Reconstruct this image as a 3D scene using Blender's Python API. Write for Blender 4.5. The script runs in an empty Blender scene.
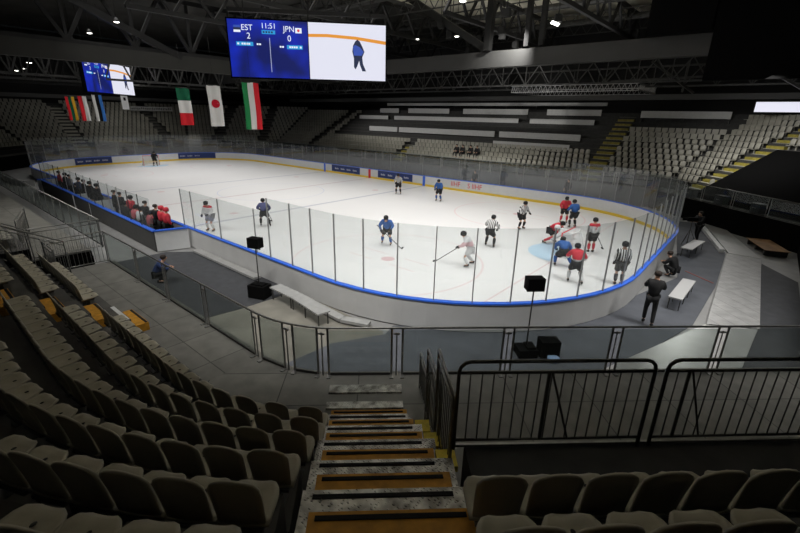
import bpy, bmesh, math, random
from mathutils import Vector, Matrix
random.seed(7)
PI = math.pi
S = bpy.context.scene
COL = S.collection
sin, cos = math.sin, math.cos

# ------------------------------------------------------------------ helpers
def rad(a): return a*PI/180
def new_obj(name, data, parent=None, loc=None, rotz=0):
    o = bpy.data.objects.new(name, data); COL.objects.link(o)
    if parent: o.parent = parent
    if loc is not None: o.location = loc
    if rotz: o.rotation_euler = (0, 0, rotz)
    return o
def thing(name, label, cat, loc=(0, 0, 0), rotz=0, group=None):
    o = new_obj(name, None, None, loc, rotz)
    o.empty_display_size = .2
    o['label'] = label; o['category'] = cat
    if group: o['group'] = group
    return o
def tag(o, label, cat, group=None, kind=None):
    o['label'] = label; o['category'] = cat
    if group: o['group'] = group
    if kind: o['kind'] = kind
    return o
def struct(o, label=None):
    o['kind'] = 'structure'
    if label: o['label'] = label
    return o
class MB:
    """collects shapes that become ONE mesh"""
    def __init__(s): s.v = []; s.f = []; s.mi = []; s.m = 0; s.smooth = []; s.sm = False
    def add(s, vs, fs, sm=None):
        n = len(s.v); s.v += [tuple(v) for v in vs]
        for f in fs:
            s.f.append([i+n for i in f]); s.mi.append(s.m); s.smooth.append(s.sm if sm is None else sm)
        return s
    def box(s, c, d, ax=None, sm=False):
        """box centre c, full size d, axes ax (3 unit vectors)"""
        c = Vector(c)
        if ax is None: ax = (Vector((1, 0, 0)), Vector((0, 1, 0)), Vector((0, 0, 1)))
        ax = [Vector(a) for a in ax]
        vs = []
        for k in (-1, 1):
            for j in (-1, 1):
                for i in (-1, 1):
                    vs.append(c+ax[0]*(i*d[0]/2)+ax[1]*(j*d[1]/2)+ax[2]*(k*d[2]/2))
        return s.add(vs, [(0, 2, 3, 1), (4, 5, 7, 6), (0, 1, 5, 4), (2, 6, 7, 3), (0, 4, 6, 2), (1, 3, 7, 5)], sm)
    def rbox(s, c, d, rz=0, sm=False):
        return s.box(c, d, ((cos(rz), sin(rz), 0), (-sin(rz), cos(rz), 0), (0, 0, 1)), sm)
    def bar(s, a, b, w, h=None, up=(0, 0, 1)):
        a = Vector(a); b = Vector(b); h = h or w
        x = (b-a); L = x.length
        if L < 1e-6: return s
        x /= L; u = Vector(up)
        y = u.cross(x)
        if y.length < 1e-3: y = Vector((1, 0, 0)).cross(x)
        if y.length < 1e-3: y = Vector((0, 1, 0)).cross(x)
        y.normalize(); z = x.cross(y)
        return s.box((a+b)/2, (L, w, h), (x, y, z))
    def tube(s, pts, r, n=8, closed=False, r2=None):
        pts = [Vector(p) for p in pts]; N = len(pts); base = len(s.v)
        vs = []; fs = []; prev = None
        for i, p in enumerate(pts):
            if closed: t = pts[(i+1) % N]-pts[i-1]
            else: t = pts[min(i+1, N-1)]-pts[max(i-1, 0)]
            t.normalize()
            if prev is None:
                a = Vector((0, 0, 1)) if abs(t.z) < .9 else Vector((1, 0, 0))
                u = t.cross(a).normalized()
            else:
                u = (prev-t*prev.dot(t))
                if u.length < 1e-4: u = t.cross(Vector((0, 0, 1)))
                u.normalize()
            prev = u; w = t.cross(u)
            rr = r if r2 is None else r+(r2-r)*i/(N-1)
            for k in range(n):
                a = 2*PI*k/n
                vs.append(p+u*(cos(a)*rr)+w*(sin(a)*rr))
        M = N if closed else N-1
        for i in range(M):
            for k in range(n):
                j = (i+1) % N
                fs.append((i*n+k, i*n+(k+1) % n, j*n+(k+1) % n, j*n+k))
        if not closed:
            fs.append(tuple(range(n))[::-1]); fs.append(tuple((N-1)*n+k for k in range(n)))
        return s.add(vs, fs, True)
    def lathe(s, prof, c=(0, 0, 0), n=14, sx=1, sy=1, M=None):
        c = Vector(c); vs = []; fs = []
        for (r, z) in prof:
            for k in range(n):
                a = 2*PI*k/n; p = Vector((r*cos(a)*sx, r*sin(a)*sy, z))
                if M is not None: p = M @ p
                vs.append(p+c)
        for i in range(len(prof)-1):
            for k in range(n):
                fs.append((i*n+k, i*n+(k+1) % n, (i+1)*n+(k+1) % n, (i+1)*n+k))
        fs.append(tuple(range(n))[::-1]); fs.append(tuple((len(prof)-1)*n+k for k in range(n)))
        return s.add(vs, fs, True)
    def ell(s, c, r, n=10, m=7, M=None):
        prof = [(max(sin(PI*i/m), .03), -cos(PI*i/m)) for i in range(m+1)]
        T = Matrix.Diagonal((r[0], r[1], r[2]))
        if M is not None: T = M @ T
        return s.lathe(prof, c, n, M=T)
    def poly(s, pts, z0, z1):
        """prism over a plan polygon (ccw)"""
        n = len(pts)
        a = sum(pts[i][0]*pts[(i+1) % n][1]-pts[(i+1) % n][0]*pts[i][1] for i in range(n))
        if a < 0: pts = pts[::-1]
        vs = [(p[0], p[1], z0) for p in pts]+[(p[0], p[1], z1) for p in pts]
        fs = [tuple(range(n))[::-1], tuple(range(n, 2*n))]
        for i in range(n): fs.append((i, (i+1) % n, n+(i+1) % n, n+i))
        return s.add(vs, fs, False)
    def mesh(s, name, mats):
        me = bpy.data.meshes.new(name); me.from_pydata(s.v, [], s.f); me.update()
        if not isinstance(mats, (list, tuple)): mats = [mats]
        for m in mats: me.materials.append(m)
        for p, mi, sm in zip(me.polygons, s.mi, s.smooth):
            p.material_index = mi; p.use_smooth = sm
        return me
    def build(s, name, mats, parent=None, loc=None, rotz=0):
        return new_obj(name, s.mesh(name, mats), parent, loc, rotz)
def copy_tree(o, parent=None):
    c = o.copy(); COL.objects.link(c)
    if parent: c.parent = parent
    for ch in list(o.children): copy_tree(ch, c)
    return c
def text_mesh(name, txt, size, mat, parent=None, M=None, thick=.004, align='CENTER'):
    cu = bpy.data.curves.new(name, 'FONT'); cu.body = txt; cu.size = size; cu.align_x = align; cu.align_y = 'CENTER'
    cu.extrude = thick
    t = bpy.data.objects.new(name, cu); COL.objects.link(t)
    bpy.context.view_layer.update()
    dg = bpy.context.evaluated_depsgraph_get()
    me = bpy.data.meshes.new_from_object(t.evaluated_get(dg))
    bpy.data.objects.remove(t); bpy.data.curves.remove(cu)
    me.name = name; me.materials.clear(); me.materials.append(mat)
    if M is not None: me.transform(M)
    return new_obj(name, me, parent)

# ------------------------------------------------------------------ materials
def mat(name, col, rough=.6, metal=0, noise=0, nscale=4, spec=.5, emit=None, estr=1, bump=0):
    m = bpy.data.materials.new(name); m.use_nodes = True
    nt = m.node_tree; b = nt.nodes['Principled BSDF']
    b.inputs['Base Color'].default_value = (*col, 1); b.inputs['Roughness'].default_value = rough
    b.inputs['Metallic'].default_value = metal; b.inputs['Specular IOR Level'].default_value = spec
    if noise:
        tc = nt.nodes.new('ShaderNodeTexCoord'); n = nt.nodes.new('ShaderNodeTexNoise'); n.inputs['Scale'].default_value = nscale
        n.inputs['Detail'].default_value = 5
        nt.links.new(tc.outputs['Object'], n.inputs['Vector'])
        r = nt.nodes.new('ShaderNodeMapRange'); r.inputs[1].default_value = .3; r.inputs[2].default_value = .7
        r.inputs[3].default_value = 1-noise; r.inputs[4].default_value = 1+noise
        nt.links.new(n.outputs['Fac'], r.inputs[0])
        mx = nt.nodes.new('ShaderNodeVectorMath'); mx.operation = 'SCALE'; mx.inputs[0].default_value = col
        nt.links.new(r.outputs[0], mx.inputs['Scale']); nt.links.new(mx.outputs[0], b.inputs['Base Color'])
        if bump:
            bp = nt.nodes.new('ShaderNodeBump'); bp.inputs['Strength'].default_value = bump
            nt.links.new(n.outputs['Fac'], bp.inputs['Height']); nt.links.new(bp.outputs[0], b.inputs['Normal'])
    if emit is not None:
        b.inputs['Emission Color'].default_value = (*emit, 1); b.inputs['Emission Strength'].default_value = estr
    return m
def s2l(r, g, b):
    return tuple(((c/255)/12.92 if c/255 <= .04045 else ((c/255+.055)/1.055)**2.4) for c in (r, g, b))
M = {}
M['seat'] = mat('seat_plastic', (.40, .37, .285), .45, noise=.08, nscale=9)
M['hole'] = mat('hole_dark', (.02, .02, .018), .8)
M['bracket'] = mat('bracket_metal', (.12, .12, .12), .5, .6)
M['farseat'] = mat('far_seat_plastic', (.34, .33, .28), .5, noise=.15, nscale=.8)
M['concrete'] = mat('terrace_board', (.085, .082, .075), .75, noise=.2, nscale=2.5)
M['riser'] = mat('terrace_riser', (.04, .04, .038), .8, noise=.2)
M['black'] = mat('black_cloth', (.0025, .0025, .0025), .95, spec=.1)
M['steel'] = mat('galvanised_steel', (.30, .30, .285), .38, .75, noise=.15, nscale=14)
M['darksteel'] = mat('dark_steel', (.05, .05, .045), .5, .4, noise=.2)
M['barrier'] = mat('barrier_steel', (.12, .12, .105), .42, .7, noise=.2, nscale=12)
M['orange'] = mat('ochre_tread', (.55, .26, .02), .7, noise=.22, nscale=9)
M['grip'] = mat('grip_tape', (.008, .008, .008), .9)
M['yellow'] = mat('yellow_paint', (.75, .58, .03), .6, noise=.2, nscale=10)
M['white'] = mat('white_board', (.72, .73, .73), .3, noise=.03)
M['boardout'] = mat('board_outside', (.50, .50, .49), .45, noise=.06, nscale=1.2)
M['blue'] = mat('blue_cap', (.035, .15, .75), .4)
M['kick'] = mat('yellow_kick', (.85, .60, .05), .5)
M['navy'] = mat('navy_advert', (.018, .04, .17), .5)
M['red'] = mat('red_paint', (.7, .03, .04), .5)
M['benchwhite'] = mat('bench_top', (.33, .33, .32), .5, noise=.1)
M['rubber'] = mat('rubber_mat', (.095, .102, .118), .8, noise=.15, nscale=1.5)
M['rubber2'] = mat('rubber_mat_dark', (.045, .047, .052), .8, noise=.2, nscale=3)
M['floor'] = mat('concrete_floor', (.21, .20, .17), .65, noise=.25, nscale=.9)
M['slab'] = mat('desk_front_white', (.50, .50, .49), .5, noise=.06)
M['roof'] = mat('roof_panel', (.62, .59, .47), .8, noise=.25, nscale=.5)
M['roofshade'] = mat('roof_shaded', (.035, .034, .03), .9, noise=.4, nscale=.4)  # same roof panels, darkened in the colour for the unlit left part
M['truss'] = mat('truss_dark', (.009, .009, .0085), .6, .2, noise=.3, nscale=2)
M['trussgrey'] = mat('truss_grey', (.055, .055, .052), .5, .3, noise=.3, nscale=3)
M['ring'] = mat('ring_beam_grey', (.10, .10, .098), .6)
M['beam'] = mat('beam_grey', (.042, .042, .040), .6, noise=.1, nscale=.7)
M['beamdark'] = mat('beam_dark', (.022, .022, .018), .7, noise=.15, nscale=.7)
M['alu'] = mat('aluminium', (.55, .55, .55), .4, .6)
M['postgrey'] = mat('glass_post_grey', (.26, .26, .26), .45, .2)
M['wallgrey'] = mat('hoarding_grey', (.10, .105, .115), .7, noise=.15)
M['dark'] = mat('dark_wall', (.016, .016, .016), .9)
M['benchwall'] = mat('bench_outer_wall', (.052, .052, .050), .75, noise=.15)
M['skin'] = mat('skin', (.55, .32, .22), .6)
M['wood'] = mat('plywood', (.30, .17, .08), .7, noise=.3, nscale=3)
M['gatewhite'] = mat('gate_white', (.65, .66, .66), .4)
M['lamp'] = mat('lamp_lens', (.9, .9, .85), .4, emit=(1, .98, .9), estr=4)
M['cyanbag'] = mat('pale_blue_plastic', (.35, .5, .75), .5)

def checker_plate(name):
    m = bpy.data.materials.new(name); m.use_nodes = True; nt = m.node_tree; b = nt.nodes['Principled BSDF']
    b.inputs['Metallic'].default_value = .8; b.inputs['Roughness'].default_value = .33
    tc = nt.nodes.new('ShaderNodeTexCoord')
    vo = nt.nodes.new('ShaderNodeTexVoronoi'); vo.inputs['Scale'].default_value = 21; vo.inputs['Randomness'].default_value = .35
    mp = nt.nodes.new('ShaderNodeMapping'); mp.inputs['Scale'].default_value = (1, 1.6, .01)
    nt.links.new(tc.outputs['Object'], mp.inputs[0]); nt.links.new(mp.outputs[0], vo.inputs['Vector'])
    bp = nt.nodes.new('ShaderNodeBump'); bp.inputs['Strength'].default_value = .9; bp.inputs['Distance'].default_value = .012
    rr = nt.nodes.new('ShaderNodeValToRGB'); rr.color_ramp.elements[0].position = .12; rr.color_ramp.elements[0].color = (1, 1, 1, 1); rr.color_ramp.elements[1].position = .34; rr.color_ramp.elements[1].color = (0, 0, 0, 1)
    nt.links.new(vo.outputs['Distance'], rr.inputs[0]); nt.links.new(rr.outputs[0], bp.inputs['Height']); nt.links.new(bp.outputs[0], b.inputs['Normal'])
    no = nt.nodes.new('ShaderNodeTexNoise'); no.inputs['Scale'].default_value = 6
    nt.links.new(tc.outputs['Object'], no.inputs['Vector'])
    cr = nt.nodes.new('ShaderNodeValToRGB'); cr.color_ramp.elements[0].position = .35; cr.color_ramp.elements[1].position = .65; cr.color_ramp.elements[0].color = (.20, .19, .17, 1); cr.color_ramp.elements[1].color = (.62, .61, .57, 1)
    nt.links.new(no.outputs['Fac'], cr.inputs[0]); nt.links.new(cr.outputs[0], b.inputs['Base Color'])
    return m
M['plate'] = checker_plate('checker_plate')
def glass(name, tint=(.93, .95, .95), haze=.05, hcol=(.6, .62, .62), gl=.06):
    m = bpy.data.materials.new(name); m.use_nodes = True; nt = m.node_tree; nt.nodes.clear()
    o = nt.nodes.new('ShaderNodeOutputMaterial'); t = nt.nodes.new('ShaderNodeBsdfTransparent'); t.inputs[0].default_value = (*tint, 1)
    d = nt.nodes.new('ShaderNodeBsdfDiffuse'); d.inputs[0].default_value = (*hcol, 1)
    g = nt.nodes.new('ShaderNodeBsdfGlossy'); g.inputs['Roughness'].default_value = .03
    m1 = nt.nodes.new('ShaderNodeMixShader'); m1.inputs[0].default_value = haze
    m2 = nt.nodes.new('ShaderNodeMixShader'); m2.inputs[0].default_value = gl
    nt.links.new(t.outputs[0], m1.inputs[1]); nt.links.new(d.outputs[0], m1.inputs[2])
    nt.links.new(m1.outputs[0], m2.inputs[1]); nt.links.new(g.outputs[0], m2.inputs[2]); nt.links.new(m2.outputs[0], o.inputs[0])
    return m
M['glass'] = glass('rink_glass', haze=.035)
M['railglass'] = glass('rail_glass', (.78, .81, .80), .022, (.35, .38, .37), .035)
M['net'] = glass('goal_net', (1, 1, 1), .38, (.85, .85, .85), 0)

class NX:
    """tiny expression builder for node maths"""
    def __init__(s, nt): s.nt = nt
    def m(s, op, a, b=None, c=None):
        n = s.nt.nodes.new('ShaderNodeMath'); n.operation = op
        for i, v in enumerate((a, b, c)):
            if v is None: continue
            if isinstance(v, (int, float)): n.inputs[i].default_value = v
            else: s.nt.links.new(v, n.inputs[i])
        return n.outputs[0]
    def band(s, x, c, w):   # 1 inside |x-c|<w/2
        return s.m('LESS_THAN', s.m('ABSOLUTE', s.m('SUBTRACT', x, c)), w/2)
    def mixc(s, f, a, b):
        n = s.nt.nodes.new('ShaderNodeMix'); n.data_type = 'RGBA'
        for v, k in ((f, 0), (a, 6), (b, 7)):
            if isinstance(v, (int, float)): n.inputs[k].default_value = v
            elif isinstance(v, tuple): n.inputs[k].default_value = (*v, 1)
            else: s.nt.links.new(v, n.inputs[k])
        return n.outputs[2]
def ice_material():
    m = bpy.data.materials.new('ice'); m.use_nodes = True; nt = m.node_tree; b = nt.nodes['Principled BSDF']; x = NX(nt)
    geo = nt.nodes.new('ShaderNodeNewGeometry'); sp = nt.nodes.new('ShaderNodeSeparateXYZ'); nt.links.new(geo.outputs['Position'], sp.inputs[0])
    X, Y = sp.outputs[0], sp.outputs[1]
    no = nt.nodes.new('ShaderNodeTexNoise'); no.inputs['Scale'].default_value = .5; no.inputs['Detail'].default_value = 6
    nt.links.new(geo.outputs['Position'], no.inputs['Vector'])
    col = x.mixc(no.outputs['Fac'], (.78, .775, .775), (.84, .835, .83))
    AX = x.m('ABSOLUTE', X); AY = x.m('ABSOLUTE', Y)
    col = x.mixc(x.m('MULTIPLY', x.band(AX, 7.45, .3), .45), col, (.12, .16, .30))
    col = x.mixc(x.m('MULTIPLY', x.band(X, 0, .3), .35), col, (.35, .12, .14))
    col = x.mixc(x.m('MULTIPLY', x.band(AX, 26, .07), .4), col, (.6, .2, .22))
    def ring(cx, cy, r, w, f, c, col):
        dx = x.m('SUBTRACT', AX if cx else X, cx); dy = x.m('SUBTRACT', AY if cy else Y, cy)
        d = x.m('SQRT', x.m('ADD', x.m('MULTIPLY', dx, dx), x.m('MULTIPLY', dy, dy)))
        k = x.m('MULTIPLY', x.band(d, r, w), f) if r else x.m('MULTIPLY', x.m('LESS_THAN', d, w), f)
        return x.mixc(k, col, c)
    col = ring(20, 7, 4.5, .09, .28, (.75, .25, .28), col)
    col = ring(20, 7, 0, .33, .5, (.6, .2, .22), col)
    col = ring(0, 0, 4.5, .09, .25, (.2, .3, .7), col)
    col = ring(5.9, 7, 0, .3, .4, (.6, .2, .22), col)
    # hash marks by the end zone dots
    hx = x.m('ABSOLUTE', x.m('SUBTRACT', AX, 20)); hy = x.m('ABSOLUTE', x.m('SUBTRACT', AY, 7))
    hm = x.m('MULTIPLY', x.band(hy, .55, .08), x.m('LESS_THAN', x.m('ABSOLUTE', x.m('SUBTRACT', hx, 1.3)), .75))
    col = x.mixc(x.m('MULTIPLY', hm, .35), col, (.65, .3, .3))
    # goal creases
    dx = x.m('SUBTRACT', AX, 26); d = x.m('SQRT', x.m('ADD', x.m('MULTIPLY', dx, dx), x.m('MULTIPLY', Y, Y)))
    cr = x.m('MULTIPLY', x.m('LESS_THAN', d, 1.85), x.m('LESS_THAN', AX, 26))
    col = x.mixc(x.m('MULTIPLY', cr, .75), col, (.42, .66, .86))
    # skate scuffs
    w = nt.nodes.new('ShaderNodeTexNoise'); w.inputs['Scale'].default_value = 2.2; w.inputs['Detail'].default_value = 9; w.inputs['Distortion'].default_value = 2.5
    nt.links.new(geo.outputs['Position'], w.inputs['Vector'])
    col = x.mixc(x.m('MULTIPLY', w.outputs['Fac'], .10), col, (.6, .6, .62))
    nt.links.new(col, b.inputs['Base Color']); b.inputs['Roughness'].default_value = .28; b.inputs['Specular IOR Level'].default_value = .3
    return m
M['ice'] = ice_material()
def tile_floor(name, c1, c2, mort, sc, w=.6, h=.6, rot=0, rough=.6, off=0):
    m = bpy.data.materials.new(name); m.use_nodes = True; nt = m.node_tree; b = nt.nodes['Principled BSDF']
    geo = nt.nodes.new('ShaderNodeNewGeometry'); mp = nt.nodes.new('ShaderNodeMapping'); mp.inputs['Rotation'].default_value = (0, 0, rot)
    br = nt.nodes.new('ShaderNodeTexBrick'); br.inputs['Scale'].default_value = sc; br.offset = off
    br.inputs['Brick Width'].default_value = w; br.inputs['Row Height'].default_value = h; br.inputs['Mortar Size'].default_value = .012
    br.inputs['Color1'].default_value = (*c1, 1); br.inputs['Color2'].default_value = (*c2, 1); br.inputs['Mortar'].default_value = (*mort, 1)
    nt.links.new(geo.outputs['Position'], mp.inputs[0]); nt.links.new(mp.outputs[0], br.inputs['Vector'])
    no = nt.nodes.new('ShaderNodeTexNoise'); no.inputs['Scale'].default_value = 3; no.inputs['Detail'].default_value = 8
    nt.links.new(geo.outputs['Position'], no.inputs['Vector'])
    mx = nt.nodes.new('ShaderNodeMix'); mx.data_type = 'RGBA'; mx.blend_type = 'MULTIPLY'; mx.inputs[0].default_value = .65
    r = nt.nodes.new('ShaderNodeValToRGB'); r.color_ramp.elements[0].position = .3; r.color_ramp.elements[0].color = (.55, .55, .55, 1); r.color_ramp.elements[1].position = .7
    nt.links.new(no.outputs['Fac'], r.inputs[0]); nt.links.new(br.outputs['Color'], mx.inputs[6]); nt.links.new(r.outputs[0], mx.inputs[7])
    nt.links.new(mx.outputs[2], b.inputs['Base Color']); b.inputs['Roughness'].default_value = rough
    return m
M['walk'] = tile_floor('walkway_panel', (.23, .225, .20), (.19, .185, .165), (.07, .07, .06), 1, 1.3, 1.2, rad(0), .55)
M['walkd'] = tile_floor('walkway_panel_diagonal', (.23, .225, .20), (.19, .185, .165), (.07, .07, .06), 1, 1.5, 1.05, rad(-43), .55)
M['metalfloor'] = tile_floor('metal_floor', (.50, .50, .49), (.45, .45, .44), (.2, .2, .2), 1, .55, .09, rad(-43), .30)
M['metalplain'] = mat('metal_plate', (.46, .46, .445), .30, .4, noise=.08, nscale=2)
M['plyfloor'] = mat('grey_floor_panel', (.27, .27, .265), .55, noise=.12, nscale=1.5)

# ------------------------------------------------------------------ camera (solved from the rink lines)
CX = Vector((32.8645, -21.4713, 6.4923)); yaw, pitch, roll, F = 2.266892, -0.341367, 0.0212751, 424.0287
fw = Vector((cos(yaw)*cos(pitch), sin(yaw)*cos(pitch), sin(pitch)))
rt = fw.cross(Vector((0, 0, 1))).normalized(); up = rt.cross(fw)
r2 = rt*cos(roll)+up*sin(roll); u2 = -rt*sin(roll)+up*cos(roll)
cam = bpy.data.cameras.new('camera'); co = bpy.data.objects.new('camera', cam); COL.objects.link(co)
cam.sensor_width = 36; cam.lens = F/800*36; cam.clip_start = .05; cam.clip_end = 400
mw = Matrix((r2, u2, -fw)).transposed().to_4x4(); mw.translation = CX; co.matrix_world = mw
S.camera = co
def seen(p, mx=25, my=40):
    d = Vector(p)-CX; z = d.dot(fw)
    if z < .1: return False
    x = 400+F*d.dot(r2)/z; y = 266.5-F*d.dot(u2)/z
    return -mx < x < 800+mx and -my < y < 533+my
def depth(p): return (Vector(p)-CX).length

# ------------------------------------------------------------------ plan geometry
A43 = rad(43); T = Vector((cos(A43), sin(A43), 0)); N = Vector((sin(A43), -cos(A43), 0)); O = Vector((27.95, -15.72, 0))
def P(s, t, z=0): 
    v = O+N*s+T*t; return Vector((v.x, v.y, z))
ZW, RISE, DEP = 1.4, .416, .76
RW, RR, BH = 12.3424, 8.327, 1.014
PC = [(26.36, -17.2), (35.2, -8.96), (35.2, 8.96), (26.36, 17.2), (-26.36, 17.2), (-35.2, 8.96), (-35.2, -8.96), (-26.36, -17.2)]
PV = [Vector((a, b, 0)) for a, b in PC]
def sec(i):
    a, b = PV[i], PV[(i+1) % 8]; d = (b-a).normalized(); n = Vector((d.y, -d.x, 0)); return a, b, d, n
def corner(i, s):
    _, _, d0, n0 = sec((i-1) % 8); _, _, d1, n1 = sec(i)
    a = PV[i]; k = n0.dot(n1); v = (n0+n1)/(1+k); return a+v*s

# ------------------------------------------------------------------ setting: floor, ice, walls, roof
f = MB(); f.box((0, 0, -.15), (110, 90, .2)); struct(f.build('floor', M['plyfloor']))
def perimeter(r_out, n=14):
    h, R = RW, RR; pts = []
    for cx, cy, a0 in ((30-R, h-R, 0), (-30+R, h-R, PI/2), (-30+R, -h+R, PI), (30-R, -h+R, 1.5*PI)):
        for k in range(n+1):
            a = a0+PI/2*k/n; pts.append((cx+(R+r_out)*cos(a), cy+(R+r_out)*sin(a)))
    return pts
ice = MB(); ice.poly(perimeter(.02), -.045, 0.0); struct(ice.build('floor_ice', M['ice']))
g = MB()
g.poly([(24.7, -12.0), (24.9, -12.6), (24.1, -14.1), (24.0, -15.6), (24.2, -16.9), (25.9, -16.9), (27.3, -15.9), (31.6, -10.6), (31.3, -8.6), (32.2, -5), (32.4, -.1), (32.3, 6), (30.2, 13.6), (29, 13), (31, 0), (29, -8)], -.045, -.02)
struct(g.build('floor_rubber_mat', M['rubber']))
g = MB(); g.poly([(11.4, -13.7), (12.7, -12.3), (20.0, -12.3), (19.9, -14.7), (19.5, -17.2), (11.4, -17.2)], -.045, -.018); struct(g.build('floor_bench_mat', M['rubber2']))
g = MB(); g.poly([(19.5, -17.2), (19.9, -14.7), (20.0, -12.3), (24.7, -12.5), (26.0, -13.5), (27.2, -16.4), (25.3, -17.2)], -.045, -.030); struct(g.build('floor_concrete', M['floor']))
g = MB(); g.poly([(33.75, -4.2), (33.8, 5.2), (35.1, 3), (35.1, -8.6), (32.9, -8.6)], -.045, -.02); struct(g.build('floor_dark_corner', M['rubber2']))

def terraces(i, rows, name, mt, x0=None, x1=None):
    """stepped stand behind the rail of section i (one mesh)"""
    a, b, d, n = sec(i); mb = MB()
    def ends(s):
        p, q = corner(i, s), corner((i+1) % 8, s)
        if x0 is not None: p = a+d*x0+n*s
        if x1 is not None: q = a+d*x1+n*s
        return p, q
    prev = 0; z = ZW; vs = []; 
    prof = [(0, -.1), (0, ZW)]
    s = 1.48+.3
    for k in range(rows):
        prof.append((s, z)); z += RISE; prof.append((s, z)); s += DEP
    prof.append((s+.6, z))
    for (ss, zz) in prof:
        p, q = ends(ss); vs += [(p.x, p.y, zz), (q.x, q.y, zz)]
    fs = [(2*k, 2*k+1, 2*k+3, 2*k+2) for k in range(len(prof)-1)]
    mb.add(vs, fs, False)
    # materials: risers darker
    for k in range(len(fs)):
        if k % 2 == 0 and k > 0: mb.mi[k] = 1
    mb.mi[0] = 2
    o = struct(mb.build(name, mt)); return s, z
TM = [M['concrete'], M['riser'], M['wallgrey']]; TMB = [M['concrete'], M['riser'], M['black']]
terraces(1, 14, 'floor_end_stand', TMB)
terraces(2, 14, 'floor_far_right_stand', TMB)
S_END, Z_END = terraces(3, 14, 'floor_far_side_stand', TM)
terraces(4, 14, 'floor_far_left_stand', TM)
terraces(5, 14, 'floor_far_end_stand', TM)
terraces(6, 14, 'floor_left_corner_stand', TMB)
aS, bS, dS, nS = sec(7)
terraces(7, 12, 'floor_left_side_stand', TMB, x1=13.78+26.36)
# walls round the hall and the roof
HX, HY, HZ = 50, 32, 17
w = MB()
for nm, c, dd in (('wall_far', (0, HY, 8.3), (100, .3, 17)), ('wall_near', (0, -HY-4, 8.3), (100, .3, 17)), ('wall_left', (-HX, -2, 8.3), (.3, 68, 17)), ('wall_right', (HX, -2, 8.3), (.3, 68, 17))):
    b = MB(); b.box(c, dd); struct(b.build(nm, M['dark']))
# back wall directly behind the top row
def ringwall(i, s0, z0, z1, name, m, th=.2):
    p, q = corner(i, s0), corner((i+1) % 8, s0); mb = MB(); mb.bar((p.x, p.y, (z0+z1)/2), (q.x, q.y, (z0+z1)/2), th, z1-z0); return mb.build(name, m)
for i in (2, 3, 4, 5, 6): struct(ringwall(i, 12.9, 0, 7.5, 'wall_behind_stand', M['dark']))

rf = MB(); rf.box((-24, 0, HZ+.1), (52, 74, .2)); struct(rf.build('ceiling_shaded', M['roofshade']))  # left part of the roof, its lack of light put into the colour
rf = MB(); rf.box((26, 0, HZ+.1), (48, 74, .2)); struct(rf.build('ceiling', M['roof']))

# ------------------------------------------------------------------ near stand: walkway, terraces
C0 = Vector((26, -14.5, 0))
def V0(r, phi): return Vector((C0.x+r*sin(phi), C0.y-r*cos(phi), 0))
def rail_pt(u):      # rail path by arclength from X=15.8
    L1 = 25.3-15.8; L2 = 2.7*A43
    if u < L1: return Vector((15.8+u, -17.2, 0))
    if u < L1+L2:
        a = (u-L1)/2.7; return Vector((25.3+2.7*sin(a), -14.5-2.7*cos(a), 0))
    v = u-L1-L2; return Vector((25.3+2.7*sin(A43), -14.5-2.7*cos(A43), 0))+T*v
rp = [rail_pt(u)-0*N for u in [0, 9.5]+[9.5+2.7*A43*k/8 for k in range(1, 9)]+[9.5+2.7*A43+12.2]]
rp = [(p.x, p.y) for p in rp]
front = [(15.8, -17.05), (25.3, -17.05)]+[(25.3+2.55*sin(A43*k/8), -14.5-2.55*cos(A43*k/8)) for k in range(1, 9)]+[tuple((P(-.15, 9.6))[:2])]
w1 = MB(); w1.poly(front[:2]+[(25.3, -19.0), (15.8, -19.0)], ZW-.25, ZW); struct(w1.build('floor_walkway', M['walk']))
w1 = MB(); w1.poly(front[1:]+[tuple(P(3.9, 9.6)[:2]), tuple(P(3.9, -1)[:2]), (27, -20), (25.3, -19.0)], ZW-.25, ZW-.0005); struct(w1.build('floor_walkway_diagonal', M['walkd']))
w1 = MB(); w1.poly([(13.78, -17.2), (13.78, -18.98), (-30, -18.98), (-30, -17.2)], ZW-.25, ZW+.002); struct(w1.build('floor_walkway_far', M['walk']))
fc = MB()
for a, b in zip(front[:-1], front[1:]): fc.bar((a[0], a[1], .57), (b[0], b[1], .57), .06, 1.16)
struct(fc.build('wall_under_walkway', M['black']))
fc = MB(); fc.bar((13.78, -17.2, .57), (-26, -17.2, .57), .06, 1.16); fc.bar((13.8, -17.2, .6), (13.8, -24, .6), .06, 1.5); fc.bar((15.78, -17.2, .57), (15.78, -24, .57), .06, 1.16)
struct(fc.build('wall_stair_opening', M['black']))

DR = .715
def seg_terrace(j, xa, xb, arc=True):
    r0 = 4.18+DR*(j-1); r1 = r0+DR+.02; z1 = ZW+RISE*j; mb = MB()
    inner, outer = [(xa, C0.y-r0), (xb, C0.y-r0)], [(xa, C0.y-r1), (xb, C0.y-r1)]
    if arc:
        pe = A43-math.asin(.527/r0); n = 12
        inner += [tuple(V0(r0, pe*k/n)[:2]) for k in range(1, n+1)]
        pe1 = A43-math.asin(.50/r1)
        outer += [tuple(V0(r1, pe1*k/n)[:2]) for k in range(1, n+1)]
    vs = []; fs = []
    n = len(inner)
    for (a, b) in zip(inner, outer): vs += [(a[0], a[1], 1.15), (a[0], a[1], z1), (b[0], b[1], z1), (b[0], b[1], 1.15)]
    for i in range(n-1):
        a = 4*i; b = a+4
        fs += [(a, b, b+1, a+1), (a+1, b+1, b+2, a+2), (a+2, b+2, b+3, a+3)]
    fs += [(0, 1, 2, 3), (4*n-4, 4*n-1, 4*n-2, 4*n-3)]
    mb.add(vs, fs, False); return mb
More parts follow.
